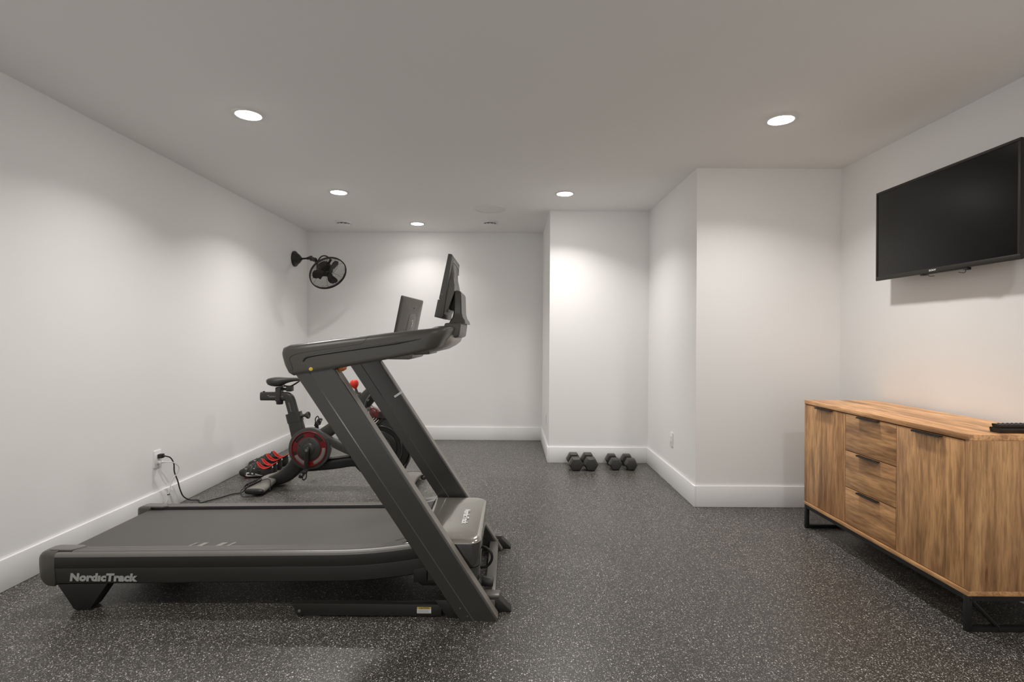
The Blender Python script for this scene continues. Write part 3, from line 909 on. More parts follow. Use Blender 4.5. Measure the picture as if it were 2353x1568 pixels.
for f, o_, hw in ((0.04, 0.030, 0.145), (0.20, 0.048, 0.140), (0.45, 0.058, 0.135), (0.56, 0.052, 0.13), (0.70, 0.034, 0.13), (0.86, 0.023, 0.13), (0.93, 0.0195, 0.13)):
    p0 = spt(f, 0.012); p1 = spt(f, o_)
    rings.append([V(p0.x, YC-0.015-hw-0.015, p0.z), V(p1.x, YC-0.015-hw, p1.z), V(p1.x, YC-0.015+hw, p1.z), V(p0.x, YC-0.015+hw+0.015, p0.z)])
loft(b, rings)
part('back_bulge', M['satin'], scr, b, sharp=50)
b = B(); p0 = spt(0.80, 0.0285); p1 = spt(0.92, 0.0225)
tube(b, [V(p0.x, 2.80, p0.z), V(p1.x, 2.80, p1.z)], 0.003, 6)
tube(b, [V(p1.x, 2.53, p1.z), V(p1.x, 2.81, p1.z)], 0.002, 6)
part('vent_slot', M['white'], scr, b)
b = B(); lathe(b, [(0.0045, 0), (0.0045, -0.0025), (0.003, -0.003)], (spt(0.36, 0.012).x, SYn+0.001, spt(0.36, 0.012).z), (0,1,0), 14)
lathe(b, [(0.003, 0), (0.003, -0.0015)], (spt(0.36, 0.006).x, SYn+0.001, spt(0.36, 0.006).z), (0,1,0), 10)
part('screw', M['satin'], scr, b)
b = B()
box(b, -0.305, -0.262, 2.60, 2.74, 1.345, 1.425, bev=0.004)
tube(b, [(-0.297, 2.56, 1.375), (-0.297, 2.78, 1.375)], 0.010, 12)
part('screen_hinge', M['black'], tm, b)
b = B(); tube(b, [(-0.300, 2.535, 1.33), (-0.294, 2.535, 1.375), (-0.290, 2.535, 1.395)], 0.004, 8)
part('cable', M['satin'], tm, b)

# motor hood
def hood_ring(z, ins):
    x0, x1, y0, y1 = -0.415+ins, -0.128-ins, 2.343+ins, 2.990-ins
    r = 0.055
    pts = []
    for cx, cy, a0 in ((x1-r, y1-r, 0), (x0+0.02, y1-0.02, 90), (x0+0.02, y0+0.02, 180), (x1-r, y0+r, 270)):
        rr = r if cx > -0.3 else 0.02
        for k in range(9):
            a = R(a0+90*k/8)
            pts.append([cx+rr*math.cos(a), cy+rr*math.sin(a)])
    out = []
    for x, y in pts:
        if x > -0.25: x += 0.010*(1-((y-YC)/0.33)**2)
        out.append((x, y))
    return out
b = B()
rings = []
for z, ins in ((0.105, 0.018), (0.118, 0.009), (0.150, 0.006), (0.188, 0.0035)):
    rings.append([V(x, y, z) for x, y in hood_ring(z, ins)])
loft(b, rings)
part('hood_base', M['gloss'], tm, b, sharp=40)
b = B()
def crown(x, y):
    return 0.010*(1-((y-YC)/0.33)**2)
rings = []
for z, ins, cr in ((0.1895, 0.0045, 0), (0.192, 0.0025, 0), (0.24, 0.001, 0), (0.288, 0.0, 0), (0.296, 0.001, 0.05)):
    rings.append([V(x, y, z+cr*crown(x, y)) for x, y in hood_ring(z, ins)])
loft(b, rings)
part('motor_hood', M['gloss'], tm, b, sharp=50)
b = B()
rings = []
for z, ins, cr in ((0.296, 0.002, 0.05), (0.2975, -0.0005, 0.08), (0.303, 0.0015, 0.2), (0.309, 0.008, 0.5), (0.3125, 0.020, 0.85), (0.314, 0.04, 1.0), (0.315, 0.08, 1.05), (0.3155, 0.12, 1.06)):
    rings.append([V(x, y, z+cr*crown(x, y)) for x, y in hood_ring(z, ins)])
loft(b, rings)
hood = part('hood_lid', M['lid'], tm, b, sharp=50)
b = text_mesh('NordıcTrack', 1, 0.0012, 0.03, 0.16, 1.0)
fit(b, 0.205, 0.030, (-0.2275, 2.730, 0.326), (0,-1,0), (1,0,0), (0,0,1))
for v in b.verts:
    v.co.z += crown(0, v.co.y)-0.0100-0.0005
part('lettering', M['letter_white'], hood, b, label='NordicTrack in white letters')
# sloping joint between hood and rails
for far in (False, True):
    b = B()
    rings = []
    for x, zt in ((-0.52, 0.285), (-0.47, 0.296), (-0.43, 0.304), (-0.405, 0.309)):
        rings.append([V(x, mir(2.343, far), zt-0.06), V(x, mir(2.343, far), zt-0.008), V(x, mir(2.352, far), zt+0.001), V(x, mir(2.425, far), zt-0.004), V(x, mir(2.435, far), zt-0.06)])
    loft(b, rings)
    part('rail_end', M['gloss'], tm, b, sharp=50)
b = B()
rings = []
for x, zt in ((-0.475, 0.254), (-0.44, 0.275), (-0.41, 0.312)):
    rings.append([V(x, 2.43, zt), V(x, 2.93, zt), V(x, 2.93, zt-0.03), V(x, 2.43, zt-0.03)])
loft(b, rings)
part('hood_apron', M['gloss'], tm, b, sharp=50)
b = B(); box(b, -0.42, -0.36, 2.335, 3.0, 0.13, 0.20, bev=0.004)
tube(b, [(-0.315, 2.40, 0.125), (-0.315, 2.94, 0.125)], 0.02, 12)
part('deck_crossbeam', M['black'], tm, b)

# base frame
for ya, yb in ((2.290, 2.325), (3.015, 3.05)):
    b = B(); prism(b, [(-0.940, 0.056), (-0.926, 0.036), (-0.921, 0.020), (-0.905, 0.007), (-0.29, 0.007), (-0.29, 0.056)], 'y', ya, yb, bev=0.0012)
    br = part('base_rail', M['deck'], tm, b)
    b = B(); box(b, -0.875, -0.815, ya+0.004, yb-0.004, 0.0, 0.0075)
    part('rubber_foot', M['rubber'], br, b)
    if ya < 2.5:
        b = B(); lathe(b, [(0.007, 0.002), (0.007, -0.001), (0.004, -0.0035), (0.0003, -0.004)], (-0.903, ya, 0.025), (0,1,0), 16)
        part('bolt', M['satin'], br, b)
        b = B(); box(b, -0.395, -0.334, ya-0.0008, ya+0.001, 0.019, 0.037)
        lab = part('warning_label', M['label_white'], br, b, label='white and yellow warning label')
        b = B(); box(b, -0.395, -0.334, ya-0.0009, ya+0.001, 0.0372, 0.046)
        part('label_header', M['label_yellow'], br, b, label='yellow band reading CAUTION')
        b = fit(text_mesh('CAUTION', 1, 0.0003, 0.02), 0.044, 0.0058, (-0.386, ya-0.0010, 0.0388), (1,0,0), (0,0,1), (0,-1,0))
        part('label_lettering', M['black'], br, b)
        b = B()
        for k, wd in enumerate((0.050, 0.046, 0.052)):
            x = -0.391
            rnd = random.Random(k)
            while x < -0.391+wd:
                ln = 0.003+0.004*rnd.random()
                box(b, x, min(x+ln, -0.391+wd), ya-0.0012, ya-0.0005, 0.0325-k*0.0048, 0.0338-k*0.0048)
                x += ln+0.0012
        part('label_small_print', M['charcoal'], br, b)
for far in (False, True):
    off = 0.0 if not far else 0.735
    b = B(); prism(b, [(-0.320, 0.078), (-0.238, 0.078), (-0.17, 0.0), (-0.262, 0.0)], 'y', 2.285+off, 2.335+off, bev=0.004)
    part('base_bracket', M['deck'], tm, b)
    b = B(); prism(b, [(-0.105, 0.062), (-0.046, 0.062), (0.014, 0.002), (-0.06, 0.002)], 'y', 2.338+off*0.96, 2.398+off*0.96, bev=0.003)
    ft = part('front_foot', M['deck'], tm, b)
    b = B(); box(b, -0.110, -0.040, 2.340+off*0.96, 2.396+off*0.96, 0.060, 0.074, bev=0.004)
    part('foot_pad', M['satin'], ft, b)
b = B(); box(b, -0.108, -0.060, 2.33, 3.10, 0.012, 0.056, bev=0.003)
part('front_crossbar', M['satin'], tm, b)
b = B(); lathe(b, [(0.0005, 0), (0.019, 0.0), (0.022, 0.004), (0.022, 0.05), (0.019, 0.054), (0.0005, 0.054)], (-0.125, 2.45, 0.088), (1,0,-0.12), 18)
part('lift_roller', M['rubber'], tm, b)
b = B(); tube(b, smooth([(-0.135, 2.47, 0.235), (-0.112, 2.46, 0.238), (-0.085, 2.45, 0.222), (-0.078, 2.45, 0.19), (-0.095, 2.455, 0.158), (-0.125, 2.46, 0.145), (-0.15, 2.48, 0.14)], 6), 0.0062, 10)
part('looped_cable', M['cable_black'], tm, b)
b = B(); box(b, -0.33, -0.305, 2.44, 2.47, 0.07, 0.12, bev=0.003)
box(b, -0.33, -0.295, 2.43, 2.48, 0.115, 0.14, bev=0.003)
part('incline_bracket', M['steel_paint'], tm, b)

# ------------------------------------------------------------------ exercise bike
BY = 4.28
bk = thing('exercise_bike', 'black indoor exercise bike with red crank disc, behind the treadmill by the left wall', 'exercise bike', (-1.4, BY, 0))
# rear and front stabiliser bars
def stabiliser(x, name):
    b = B()
    rings = []
    for yy, w, zc, h in ((-0.285, 0.118, 0.034, 0.030), (-0.275, 0.136, 0.035, 0.040), (-0.20, 0.146, 0.039, 0.044), (-0.09, 0.140, 0.052, 0.052), (0, 0.136, 0.058, 0.056), (0.09, 0.140, 0.052, 0.052), (0.20, 0.146, 0.039, 0.044), (0.275, 0.136, 0.035, 0.040), (0.285, 0.118, 0.034, 0.030)):
        rings.append(sring((x, BY+yy, zc), (1,0,0), (0,0,1), w, h, 3.0, 24))
    loft(b, rings)
    s = part(name, M['bike_grey'], bk, b, sharp=60)
    for sg in (-1, 1):
        b = B()
        rings = []
        for yy, w, h in ((0.268, 0.142, 0.043), (0.280, 0.140, 0.042), (0.292, 0.122, 0.034), (0.296, 0.09, 0.022)):
            rings.append(sring((x, BY+sg*yy, 0.035), (1,0,0), (0,0,1), w, h, 3.0, 24))
        loft(b, rings)
        part('end_cap', M['black'], s, b, sharp=60)
        b = B(); lathe(b, [(0.024, 0), (0.026, 0.004), (0.022, 0.010), (0.007, 0.013), (0.007, 0.03)], (x+0.01, BY+sg*0.215, 0), (0,0,1), 18)
        part('levelling_foot', M['black'], s, b)
    return s
rs = stabiliser(-1.925, 'rear_stabilizer')
fs = stabiliser(-0.815, 'front_stabilizer')
for sg in (-1, 1):
    b = B()
    rings = []
    for x, w, z, h in ((-0.80, 0.10, 0.046, 0.035), (-0.77, 0.08, 0.046, 0.03), (-0.745, 0.05, 0.042, 0.022), (-0.722, 0.03, 0.036, 0.016)):
        rings.append(sring((x, BY+sg*0.195, z), (0,1,0), (0,0,1), w*0.5, h, 3, 16))
    loft(b, rings)
    part('wheel_arm', M['bike_grey'], fs, b, sharp=60)
    w0 = BY+sg*0.20
    b = B()
    pr = [(0.018, -0.010), (0.0255, -0.011), (0.0275, -0.008), (0.0275, 0.008), (0.0255, 0.011), (0.018, 0.010)]
    lathe(b, pr, (-0.720, w0-0.013, 0.033), (0,1,0), 28)
    part('transport_wheel', M['rubber'], fs, b)
    b = B()
    lathe(b, [(0.0225, -0.0125), (0.0250, -0.0118), (0.0225, -0.010)], (-0.720, w0-0.013, 0.033), (0,1,0), 28, cap=False)
    lathe(b, [(0.0003, -0.014), (0.009, -0.014), (0.011, -0.011)], (-0.720, w0-0.013, 0.033), (0,1,0), 20)
    part('wheel_hub', M['chrome'], fs, b)

def limb(name, pts, mats, ws, e=3.0, k=5, parent=None, n=24, sharp=60):
    """box-like limb in the bike's plane: pts (x, z), ws (width in plane, width across)"""
    P_ = smooth([V(p[0], BY+(p[2] if len(p) > 2 else 0), p[1]) for p in pts], k)
    m = len(P_)
    rings = []
    for i, p in enumerate(P_):
        t_ = (P_[min(i+1, m-1)]-P_[max(i-1, 0)]).normalized()
        f = i/(m-1)*(len(ws)-1); j = min(int(f), len(ws)-2); q = f-j
        w = ws[j][0]+(ws[j+1][0]-ws[j][0])*q; h = ws[j][1]+(ws[j+1][1]-ws[j][1])*q
        side = V(0, 1, 0); nn = t_.cross(side).normalized()
        rings.append(sring(p, nn, side, w, h, e, n))
    b = B(); loft(b, rings)
    return part(name, mats, parent or bk, b, sharp=sharp)
limb('rear_leg', [(-1.645, 0.30), (-1.685, 0.215), (-1.735, 0.145), (-1.80, 0.090), (-1.865, 0.062), (-1.935, 0.050)], M['bike_dark'], [(0.15, 0.085), (0.135, 0.085), (0.125, 0.09), (0.115, 0.10), (0.095, 0.115), (0.06, 0.13)])
limb('lower_beam', [(-1.70, 0.165), (-1.55, 0.170), (-1.40, 0.185), (-1.25, 0.205), (-1.08, 0.185), (-0.92, 0.105), (-0.82, 0.060)], M['bike_dark'], [(0.10, 0.07), (0.085, 0.06), (0.085, 0.06), (0.085, 0.06), (0.09, 0.07), (0.09, 0.09), (0.05, 0.11)])
limb('beam_trim', [(-1.49, 0.229), (-1.40, 0.237), (-1.28, 0.252)], M['bike_grey'], [(0.018, 0.064), (0.018, 0.064), (0.018, 0.064)])
limb('main_tube', [(-1.545, 0.385), (-1.44, 0.462), (-1.30, 0.560), (-1.15, 0.665)], M['bike'], [(0.11, 0.07), (0.10, 0.07), (0.10, 0.07), (0.11, 0.075)])
seat_tube = limb('seat_tube', [(-1.655, 0.265), (-1.690, 0.385), (-1.720, 0.500), (-1.7325, 0.545)], M['bike'], [(0.125, 0.075), (0.118, 0.07), (0.113, 0.066), (0.113, 0.066)], e=4)
limb('seat_collar', [(-1.7255, 0.521), (-1.733, 0.552), (-1.7425, 0.592)], M['bike'], [(0.122, 0.075), (0.122, 0.075), (0.122, 0.075)], e=4)
post = limb('seat_post', [(-1.735, 0.565), (-1.752, 0.625), (-1.770, 0.690)], M['bike'], [(0.083, 0.05), (0.083, 0.05), (0.083, 0.05)], e=3)
slid = limb('seat_slider', [(-1.7665, 0.676), (-1.776, 0.706), (-1.800, 0.722), (-1.85, 0.7245), (-1.93, 0.7245), (-2.004, 0.7245)], M['bike'], [(0.080, 0.05), (0.078, 0.05), (0.074, 0.05), (0.070, 0.05), (0.069, 0.05), (0.069, 0.05)], e=3)
b = B(); box(b, -1.990, -1.976, BY-0.006, BY+0.006, 0.757, 0.766, bev=0.002)
part('stop_pin', M['black'], slid, b)
b = B()
for k in range(7):
    x = -1.930+0.0085*k
    box(b, x, x+0.0022, BY-0.0262, BY-0.0245, 0.718, 0.730)
box(b, -1.943, -1.932, BY-0.0262, BY-0.0245, 0.731, 0.7345)
for k in range(2):
    x = -1.833+0.011*k
    box(b, x, x+0.0022, BY-0.0262, BY-0.0245, 0.720, 0.732)
part('scale_marks', M['letter'], slid, b, label='pale printed scale')
b = B()
for k in range(8):
    z = 0.672-0.0092*k; x = -1.772+0.0024*k
    box(b, x-0.004, x+0.006, BY-0.0262, BY-0.0245, z, z+0.0022)
part('scale_marks', M['letter'], post, b, label='pale printed scale')
b = B()
box(b, -1.880, -1.836, BY-0.036, BY+0.036, 0.683, 0.800, bev=0.010, seg=3)
clamp = part('seat_clamp', M['bike'], bk, b)
b = B(); lathe(b, [(0.024, -0.012), (0.027, -0.006), (0.027, 0.016), (0.02, 0.02)], (-1.850, BY-0.012, 0.674), (0,0,1), 14)
part('clamp_knob', M['black'], clamp, b)
b = B(); tube(b, [(-1.845, BY, 0.785), (-1.755, BY, 0.778)], 0.011, 12)
box(b, -1.795, -1.752, BY-0.028, BY+0.028, 0.765, 0.808, bev=0.006)
part('saddle_mount', M['black'], clamp, b)
b = B()
for sg in (-1, 1):
    tube(b, smooth([(-1.87, BY+sg*0.035, 0.835), (-1.84, BY+sg*0.03, 0.812), (-1.80, BY+sg*0.022, 0.806), (-1.765, BY+sg*0.022, 0.808), (-1.735, BY+sg*0.02, 0.823), (-1.70, BY+sg*0.012, 0.846)], 5), 0.0038, 8)
part('saddle_rails', M['black'], clamp, b)
b = B()
rings = []
for x, hw, zt, zb in ((-1.950, 0.020, 0.858, 0.840), (-1.944, 0.048, 0.868, 0.830), (-1.93, 0.066, 0.876, 0.815), (-1.905, 0.074, 0.881, 0.807), (-1.875, 0.072, 0.882, 0.803), (-1.845, 0.060, 0.881, 0.804),
                      (-1.81, 0.043, 0.879, 0.826), (-1.775, 0.031, 0.878, 0.838), (-1.735, 0.024, 0.877, 0.846), (-1.70, 0.020, 0.876, 0.849), (-1.675, 0.016, 0.872, 0.850), (-1.668, 0.007, 0.866, 0.855)):
    zc = (zt+zb)/2; h = zt-zb
    ring = []
    for k in range(24):
        a = 2*PI*k/24
        yy = math.copysign(abs(math.cos(a))**0.75, math.cos(a))*hw
        q = math.sin(a)
        zz_ = zc+(h/2)*math.copysign(abs(q)**0.7, q)
        if q > 0.3: zz_ -= 0.006*(1-min(1, abs(yy)/max(hw, 1e-4)))*(1 if hw > 0.03 else 0.5)
        ring.append(V(x, BY+yy, zz_))
    rings.append(ring)
loft(b, rings)
part('saddle', M['bike'], bk, b, sharp=70)
# seat height knob
b = B(); ax = V(0.97, -0.12, 0.10).normalized(); o = V(-1.682, BY-0.010, 0.570)
lathe(b, [(0.020, -0.02), (0.017, 0.012), (0.012, 0.022), (0.011, 0.034), (0.018, 0.046), (0.027, 0.056), (0.0295, 0.064), (0.027, 0.071), (0.021, 0.072), (0.018, 0.069), (0.0003, 0.069)], o, ax, 24)
part('height_knob', M['bike'], bk, b, sharp=50)

# crank disc, belt guard, cranks, pedals
CXk, CZk = -1.587, 0.318
b = B()
pts = []
for k in range(45):
    a = R(66+k*(380-66)/44)
    pts.append((CXk+0.165*math.cos(a), CZk+0.165*math.sin(a)))
pts += [(-1.405, 0.330), (-1.31, 0.285), (-1.18, 0.235), (-1.18, 0.30), (-1.31, 0.352), (-1.42, 0.408), (-1.495, 0.452)]
prism(b, pts, 'y', BY-0.075, BY-0.030, bev=0.008, seg=3)
guard = part('belt_guard', M['guard'], bk, b, sharp=45)
b = B()
lathe(b, [(0.1405, -0.0), (0.1405, -0.014), (0.138, -0.017), (0.134, -0.017), (0.131, -0.012), (0.130, -0.008), (0.092, -0.008), (0.090, -0.012), (0.0003, -0.012)], (CXk, BY-0.072, CZk), (0,1,0), 72)
ring = part('crank_disc', M['red'], guard, b, sharp=30)
def sector(a0, a1, r0, r1, y0, y1, bm, n=10):
    pts = [(CXk+r1*math.cos(R(a0+(a1-a0)*k/n)), CZk+r1*math.sin(R(a0+(a1-a0)*k/n))) for k in range(n+1)]
    pts += [(CXk+r0*math.cos(R(a1-(a1-a0)*k/n)), CZk+r0*math.sin(R(a1-(a1-a0)*k/n))) for k in range(n+1)]
    prism(bm, pts, 'y', y0, y1, bev=0.002)
for a0, a1, mt in ((112, 152, 'black'), (32, 70, 'black'), (-72, 4, 'window_grey'), (206, 264, 'window_grey'), (190, 204, 'black')):
    b = B(); sector(a0, a1, 0.103, 0.130, BY-0.0815, BY-0.0790, b)
    part('disc_window', M[mt], ring, b)
b = B()
lathe(b, [(0.092, 0.004), (0.092, -0.004), (0.088, -0.007), (0.05, -0.009), (0.044, -0.016), (0.034, -0.019), (0.024, -0.022), (0.0003, -0.022)], (CXk, BY-0.080, CZk), (0,1,0), 48)
hub = part('hub_cover', M['bike'], bk, b, sharp=40)
for k in range(5):
    a = R(88+72*k)
    b = B(); lathe(b, [(0.0045, 0.002), (0.0045, -0.0018), (0.0003, -0.0018)], (CXk+0.078*math.cos(a), BY-0.0875, CZk+0.078*math.sin(a)), (0,1,0), 10)
    part('hub_bolt', M['black'], hub, b)
def crank(ang, yy, sg, nm):
    d_ = V(math.cos(R(ang)), 0, math.sin(R(ang)))
    o = V(CXk, yy, CZk)
    nn = V(-d_.z, 0, d_.x)
    b = B()
    rings = []
    for s, w, th in ((-0.022, 0.012, 0.010), (-0.016, 0.034, 0.018), (0.0, 0.042, 0.020), (0.03, 0.036, 0.018), (0.12, 0.029, 0.016), (0.165, 0.030, 0.016), (0.18, 0.026, 0.014), (0.187, 0.010, 0.008)):
        rings.append(sring(o+d_*s, nn, V(0,1,0), w, th, 4, 20))
    loft(b, rings)
    c_ = part('crank_arm', M['bike_dark'], bk, b)
    b = B(); lathe(b, [(0.011, 0), (0.012, sg*0.003), (0.008, sg*0.0035), (0.007, sg*0.001), (0.0003, sg*0.001)], o+V(0, sg*0.0095, 0), (0,1,0), 18)
    part('axle_bolt', M['bike_grey'], c_, b)
    return o+d_*0.17
pe = crank(-93, BY-0.122, -1, 'near')
pf = crank(95, BY+0.122, 1, 'far')
def pedal(o, sg, tilt):
    b = B()
    y0_, y1_ = sorted((o.y+sg*0.012, o.y+sg*0.085))
    ca, sa = math.cos(R(tilt)), math.sin(R(tilt))
    def q(x, z): return (o.x+x*ca-z*sa, o.z+x*sa+z*ca)
    prism(b, [q(-0.030, -0.010), q(0.022, -0.013), q(0.030, 0.0), q(0.022, 0.013), q(-0.020, 0.013), q(-0.034, 0.006)], 'y', y0_+0.004, y1_-0.006, bev=0.003)
    prism(b, [q(0.016, -0.022), q(0.034, -0.022), q(0.040, -0.004), q(0.028, 0.002)], 'y', y0_+0.015, y1_-0.02, bev=0.002)
    prism(b, [q(-0.040, 0.012), q(-0.024, 0.022), q(-0.018, 0.012), q(-0.034, -0.012)], 'y', y0_+0.015, y1_-0.02, bev=0.002)
    p_ = part('pedal', M['black'], bk, b)
    b = B()
    tube(b, [(o.x, o.y, o.z), (o.x, y1_ if sg > 0 else y0_, o.z)], 0.009, 12)
    for x, z in ((-0.026, 0.016), (0.026, -0.012)):
        c = q(x, z)
        tube(b, [(c[0], y0_+0.012, c[1]), (c[0], y1_-0.014, c[1])], 0.004, 8)
    part('pedal_axle', M['chrome'], p_, b, label='shiny steel pedal axle and springs')
    b = B()
    tube(b, smooth([q(-0.030, -0.008)[:1]+((y0_+y1_)/2,)+q(-0.030, -0.008)[1:], q(-0.046, -0.026)[:1]+((y0_+y1_)/2,)+q(-0.046, -0.026)[1:], q(-0.02, -0.036)[:1]+((y0_+y1_)/2,)+q(-0.02, -0.036)[1:], q(0.012, -0.022)[:1]+((y0_+y1_)/2,)+q(0.012, -0.022)[1:]], 5), 0.0045, 8)
    part('toe_clip', M['black'], p_, b)
pedal(pe, -1, 62)
pedal(pf, 1, 250)

# flywheel, fork and fender
FWX, FWZ = -1.045, 0.313
b = B()
lathe(b, [(0.238, 0.022), (0.244, 0.016), (0.244, -0.016), (0.238, -0.022), (0.192, -0.024), (0.184, -0.030), (0.176, -0.024), (0.146, -0.022), (0.142, -0.017), (0.136, -0.022), (0.104, -0.024), (0.100, -0.019), (0.092, -0.024), (0.03, -0.026), (0.03, 0.022), (0.238, 0.022)], (FWX, BY, FWZ), (0,1,0), 96, cap=False)
fw = part('flywheel', M['bike_dark'], bk, b, sharp=25)
b = B()
lathe(b, [(0.190, -0.026), (0.1865, -0.033), (0.182, -0.034), (0.178, -0.028)], (FWX, BY, FWZ), (0,1,0), 96, cap=False)
part('rim_bead', M['gloss'], fw, b, sharp=60)
b = B()
lathe(b, [(0.062, -0.030), (0.060, -0.036), (0.050, -0.034), (0.046, -0.030)], (FWX, BY, FWZ), (0,1,0), 48, cap=False)
lathe(b, [(0.0003, -0.052), (0.014, -0.052), (0.020, -0.046), (0.022, -0.026), (0.0003, -0.024)], (FWX, BY, FWZ), (0,1,0), 24)
part('axle_hub', M['chrome'], fw, b)
# fork shroud over the upper front of the flywheel
b = B()
outer = smooth([V(x, 0, z) for x, z in ((-1.150, 0.560), (-1.085, 0.580), (-1.030, 0.612), (-0.985, 0.605), (-0.925, 0.560), (-0.858, 0.49), (-0.812, 0.40), (-0.794, 0.31), (-0.803, 0.22), (-0.842, 0.138))], 4)
rings = []
for k, p in enumerate(outer):
    a = R(113-(113+37)*k/(len(outer)-1))
    q = V(FWX+0.2475*math.cos(a), 0, FWZ+0.2475*math.sin(a))
    rings.append([V(p.x, BY-0.040, p.z), V(p.x, BY+0.040, p.z), V(q.x, BY+0.045, q.z), V(q.x, BY-0.045, q.z)])
loft(b, rings)
part('fender', M['bike_dark'], bk, b, sharp=40)
limb('fork', [(-1.20, 0.67), (-1.215, 0.57), (-1.18, 0.44, -0.045), (-1.09, 0.32, -0.05), (-0.97, 0.20, -0.05), (-0.84, 0.07, -0.04)], M['bike_dark'], [(0.09, 0.08), (0.08, 0.06), (0.06, 0.016), (0.06, 0.014), (0.06, 0.016), (0.05, 0.03)])
# head and handlebar post
limb('head_tube', [(-1.215, 0.635), (-1.17, 0.690), (-1.12, 0.745), (-1.075, 0.79), (-1.045, 0.82)], M['bike'], [(0.11, 0.075), (0.125, 0.08), (0.118, 0.078), (0.10, 0.07), (0.095, 0.065)])
hp = limb('handlebar_post', [(-1.085, 0.78), (-1.085, 0.88), (-1.075, 0.98), (-1.062, 1.09)], M['bike'], [(0.07, 0.05), (0.06, 0.05), (0.06, 0.05), (0.06, 0.05)])
b = B()
for sg in (-1, 1):
    tube(b, smooth([(-1.055, BY, 1.095), (-1.06, BY+sg*0.08, 1.097), (-1.09, BY+sg*0.16, 1.10), (-1.15, BY+sg*0.20, 1.10), (-1.20, BY+sg*0.205, 1.115), (-1.215, BY+sg*0.20, 1.13)], 5), 0.016, 12)
part('handlebar', M['bike'], bk, b)
b = B(); box(b, -1.095, -1.02, BY-0.04, BY+0.04, 1.075, 1.125, bev=0.008)
part('bar_clamp', M['bike_dark'], bk, b)
# resistance knob
b = B(); ax = V(-0.26, 0, 0.96).normalized(); o = V(-1.222, BY-0.004, 0.715)
lathe(b, [(0.045, -0.02), (0.043, 0.02), (0.036, 0.030), (0.030, 0.040), (0.016, 0.044), (0.012, 0.050), (0.009, 0.085)], o, ax, 20)
part('knob_stem', M['bike'], bk, b)
b = B()
rings = []
w1 = ax.orthogonal().normalized(); w2 = ax.cross(w1)
for h, r in ((0.078, 0.010), (0.088, 0.018), (0.100, 0.028), (0.114, 0.0335), (0.130, 0.0335), (0.142, 0.028), (0.149, 0.018), (0.151, 0.004)):
    rings.append([o+ax*h+w1*((r+0.003*math.cos(k*PI*2/8*1.0)*(r/0.034))*math.cos(2*PI*k/32))+w2*((r+0.0028*math.cos(k*PI*2/32*6)*(r/0.034))*math.sin(2*PI*k/32)) for k in range(32)])
loft(b, rings)
part('resistance_knob', M['red_bright'], bk, b, sharp=50, label='bright red resistance knob')
# clear cover with red mechanism inside
b = B()
rings = []
d_ = V(0.72, 0, -0.69).normalized(); n_ = V(0.69, 0, 0.72).normalized()
c0 = V(-1.145, BY-0.02, 0.648)
for s, w, h in ((0.0, 0.03, 0.03), (0.012, 0.062, 0.055), (0.04, 0.085, 0.075), (0.085, 0.120, 0.088), (0.125, 0.135, 0.092), (0.15, 0.128, 0.088), (0.165, 0.105, 0.07)):
    rings.append(sring(c0+d_*s, n_, V(0,1,0), w, h, 3, 24))
loft(b, rings)
cover = part('clear_cover', M['clear'], bk, b, sharp=60, label='clear plastic cover')
b = B()
rings = []
for s, w, h in ((0.03, 0.02, 0.02), (0.045, 0.055, 0.045), (0.075, 0.075, 0.05), (0.115, 0.08, 0.05), (0.135, 0.05, 0.035)):
    rings.append(sring(c0+d_*s+n_*0.004, n_, V(0,1,0), w, h, 2.4, 20))
loft(b, rings)
part('brake_block', M['red'], cover, b, sharp=60, label='red block inside the clear cover')
b = B()
for dx, dz in ((0, 0), (0.018, -0.006), (0.034, -0.016)):
    tube(b, [(-1.105+dx, BY-0.062, 0.535+dz), (-1.075+dx, BY-0.058, 0.565+dz)], 0.006, 8)
part('steel_pins', M['chrome'], cover, b)
b = B()
tube(b, smooth([(-1.10, BY-0.052, 0.77), (-1.115, BY-0.06, 0.735), (-1.140, BY-0.056, 0.70), (-1.15, BY-0.052, 0.66)], 5), 0.010, 10)
lathe(b, [(0.018, 0), (0.018, -0.02), (0.012, -0.024)], (-1.095, BY-0.045, 0.765), (0,1,0), 16)
lathe(b, [(0.013, 0), (0.013, -0.02), (0.009, -0.024)], (-1.128, BY-0.045, 0.705), (0,1,0), 16)
part('cable_guide', M['gloss'], bk, b)
b = B(); tube(b, smooth([(-1.10, BY-0.05, 0.74), (-1.075, BY-0.06, 0.722), (-1.04, BY-0.06, 0.716), (-1.02, BY-0.055, 0.73), (-1.02, BY-0.04, 0.80), (-1.05, BY-0.03, 0.95)], 6), 0.0035, 8)
part('sensor_cable', M['cable_black'], bk, b)
# screen on its mount
wdir = V(0.114, 0.9935, 0).normalized(); sup = V(0.196, -0.0225, 0.980).normalized(); nb = wdir.cross(sup).normalized()
sc0 = V(-0.860, BY, 1.190)
def sp(a, c_, o_):
    return sc0+wdir*a+sup*c_+nb*o_
b = B()
def scr_ring(hw, z0_, z1_, o_, r=0.012):
    pts = rrect(hw*2, z1_-z0_, r, 4)
    return [sp(x, z+(z0_+z1_)/2, o_) for x, z in pts]
loft(b, [scr_ring(0.272, 0.002, 0.338, 0.0), scr_ring(0.275, 0.0, 0.34, 0.003), scr_ring(0.275, 0.0, 0.34, 0.015), scr_ring(0.270, 0.004, 0.336, 0.020), scr_ring(0.235, 0.025, 0.31, 0.026), scr_ring(0.14, 0.06, 0.25, 0.036)])
sh = part('tablet_screen', M['satin'], bk, b, sharp=40)
b = B(); loft(b, [scr_ring(0.268, 0.006, 0.334, -0.0008), scr_ring(0.268, 0.006, 0.334, 0.002)])
part('display', M['tvscreen'], sh, b)
b = B(); loft(b, [scr_ring(0.2755, -0.0005, 0.3405, 0.002), scr_ring(0.2755, -0.0005, 0.3405, 0.0145)])
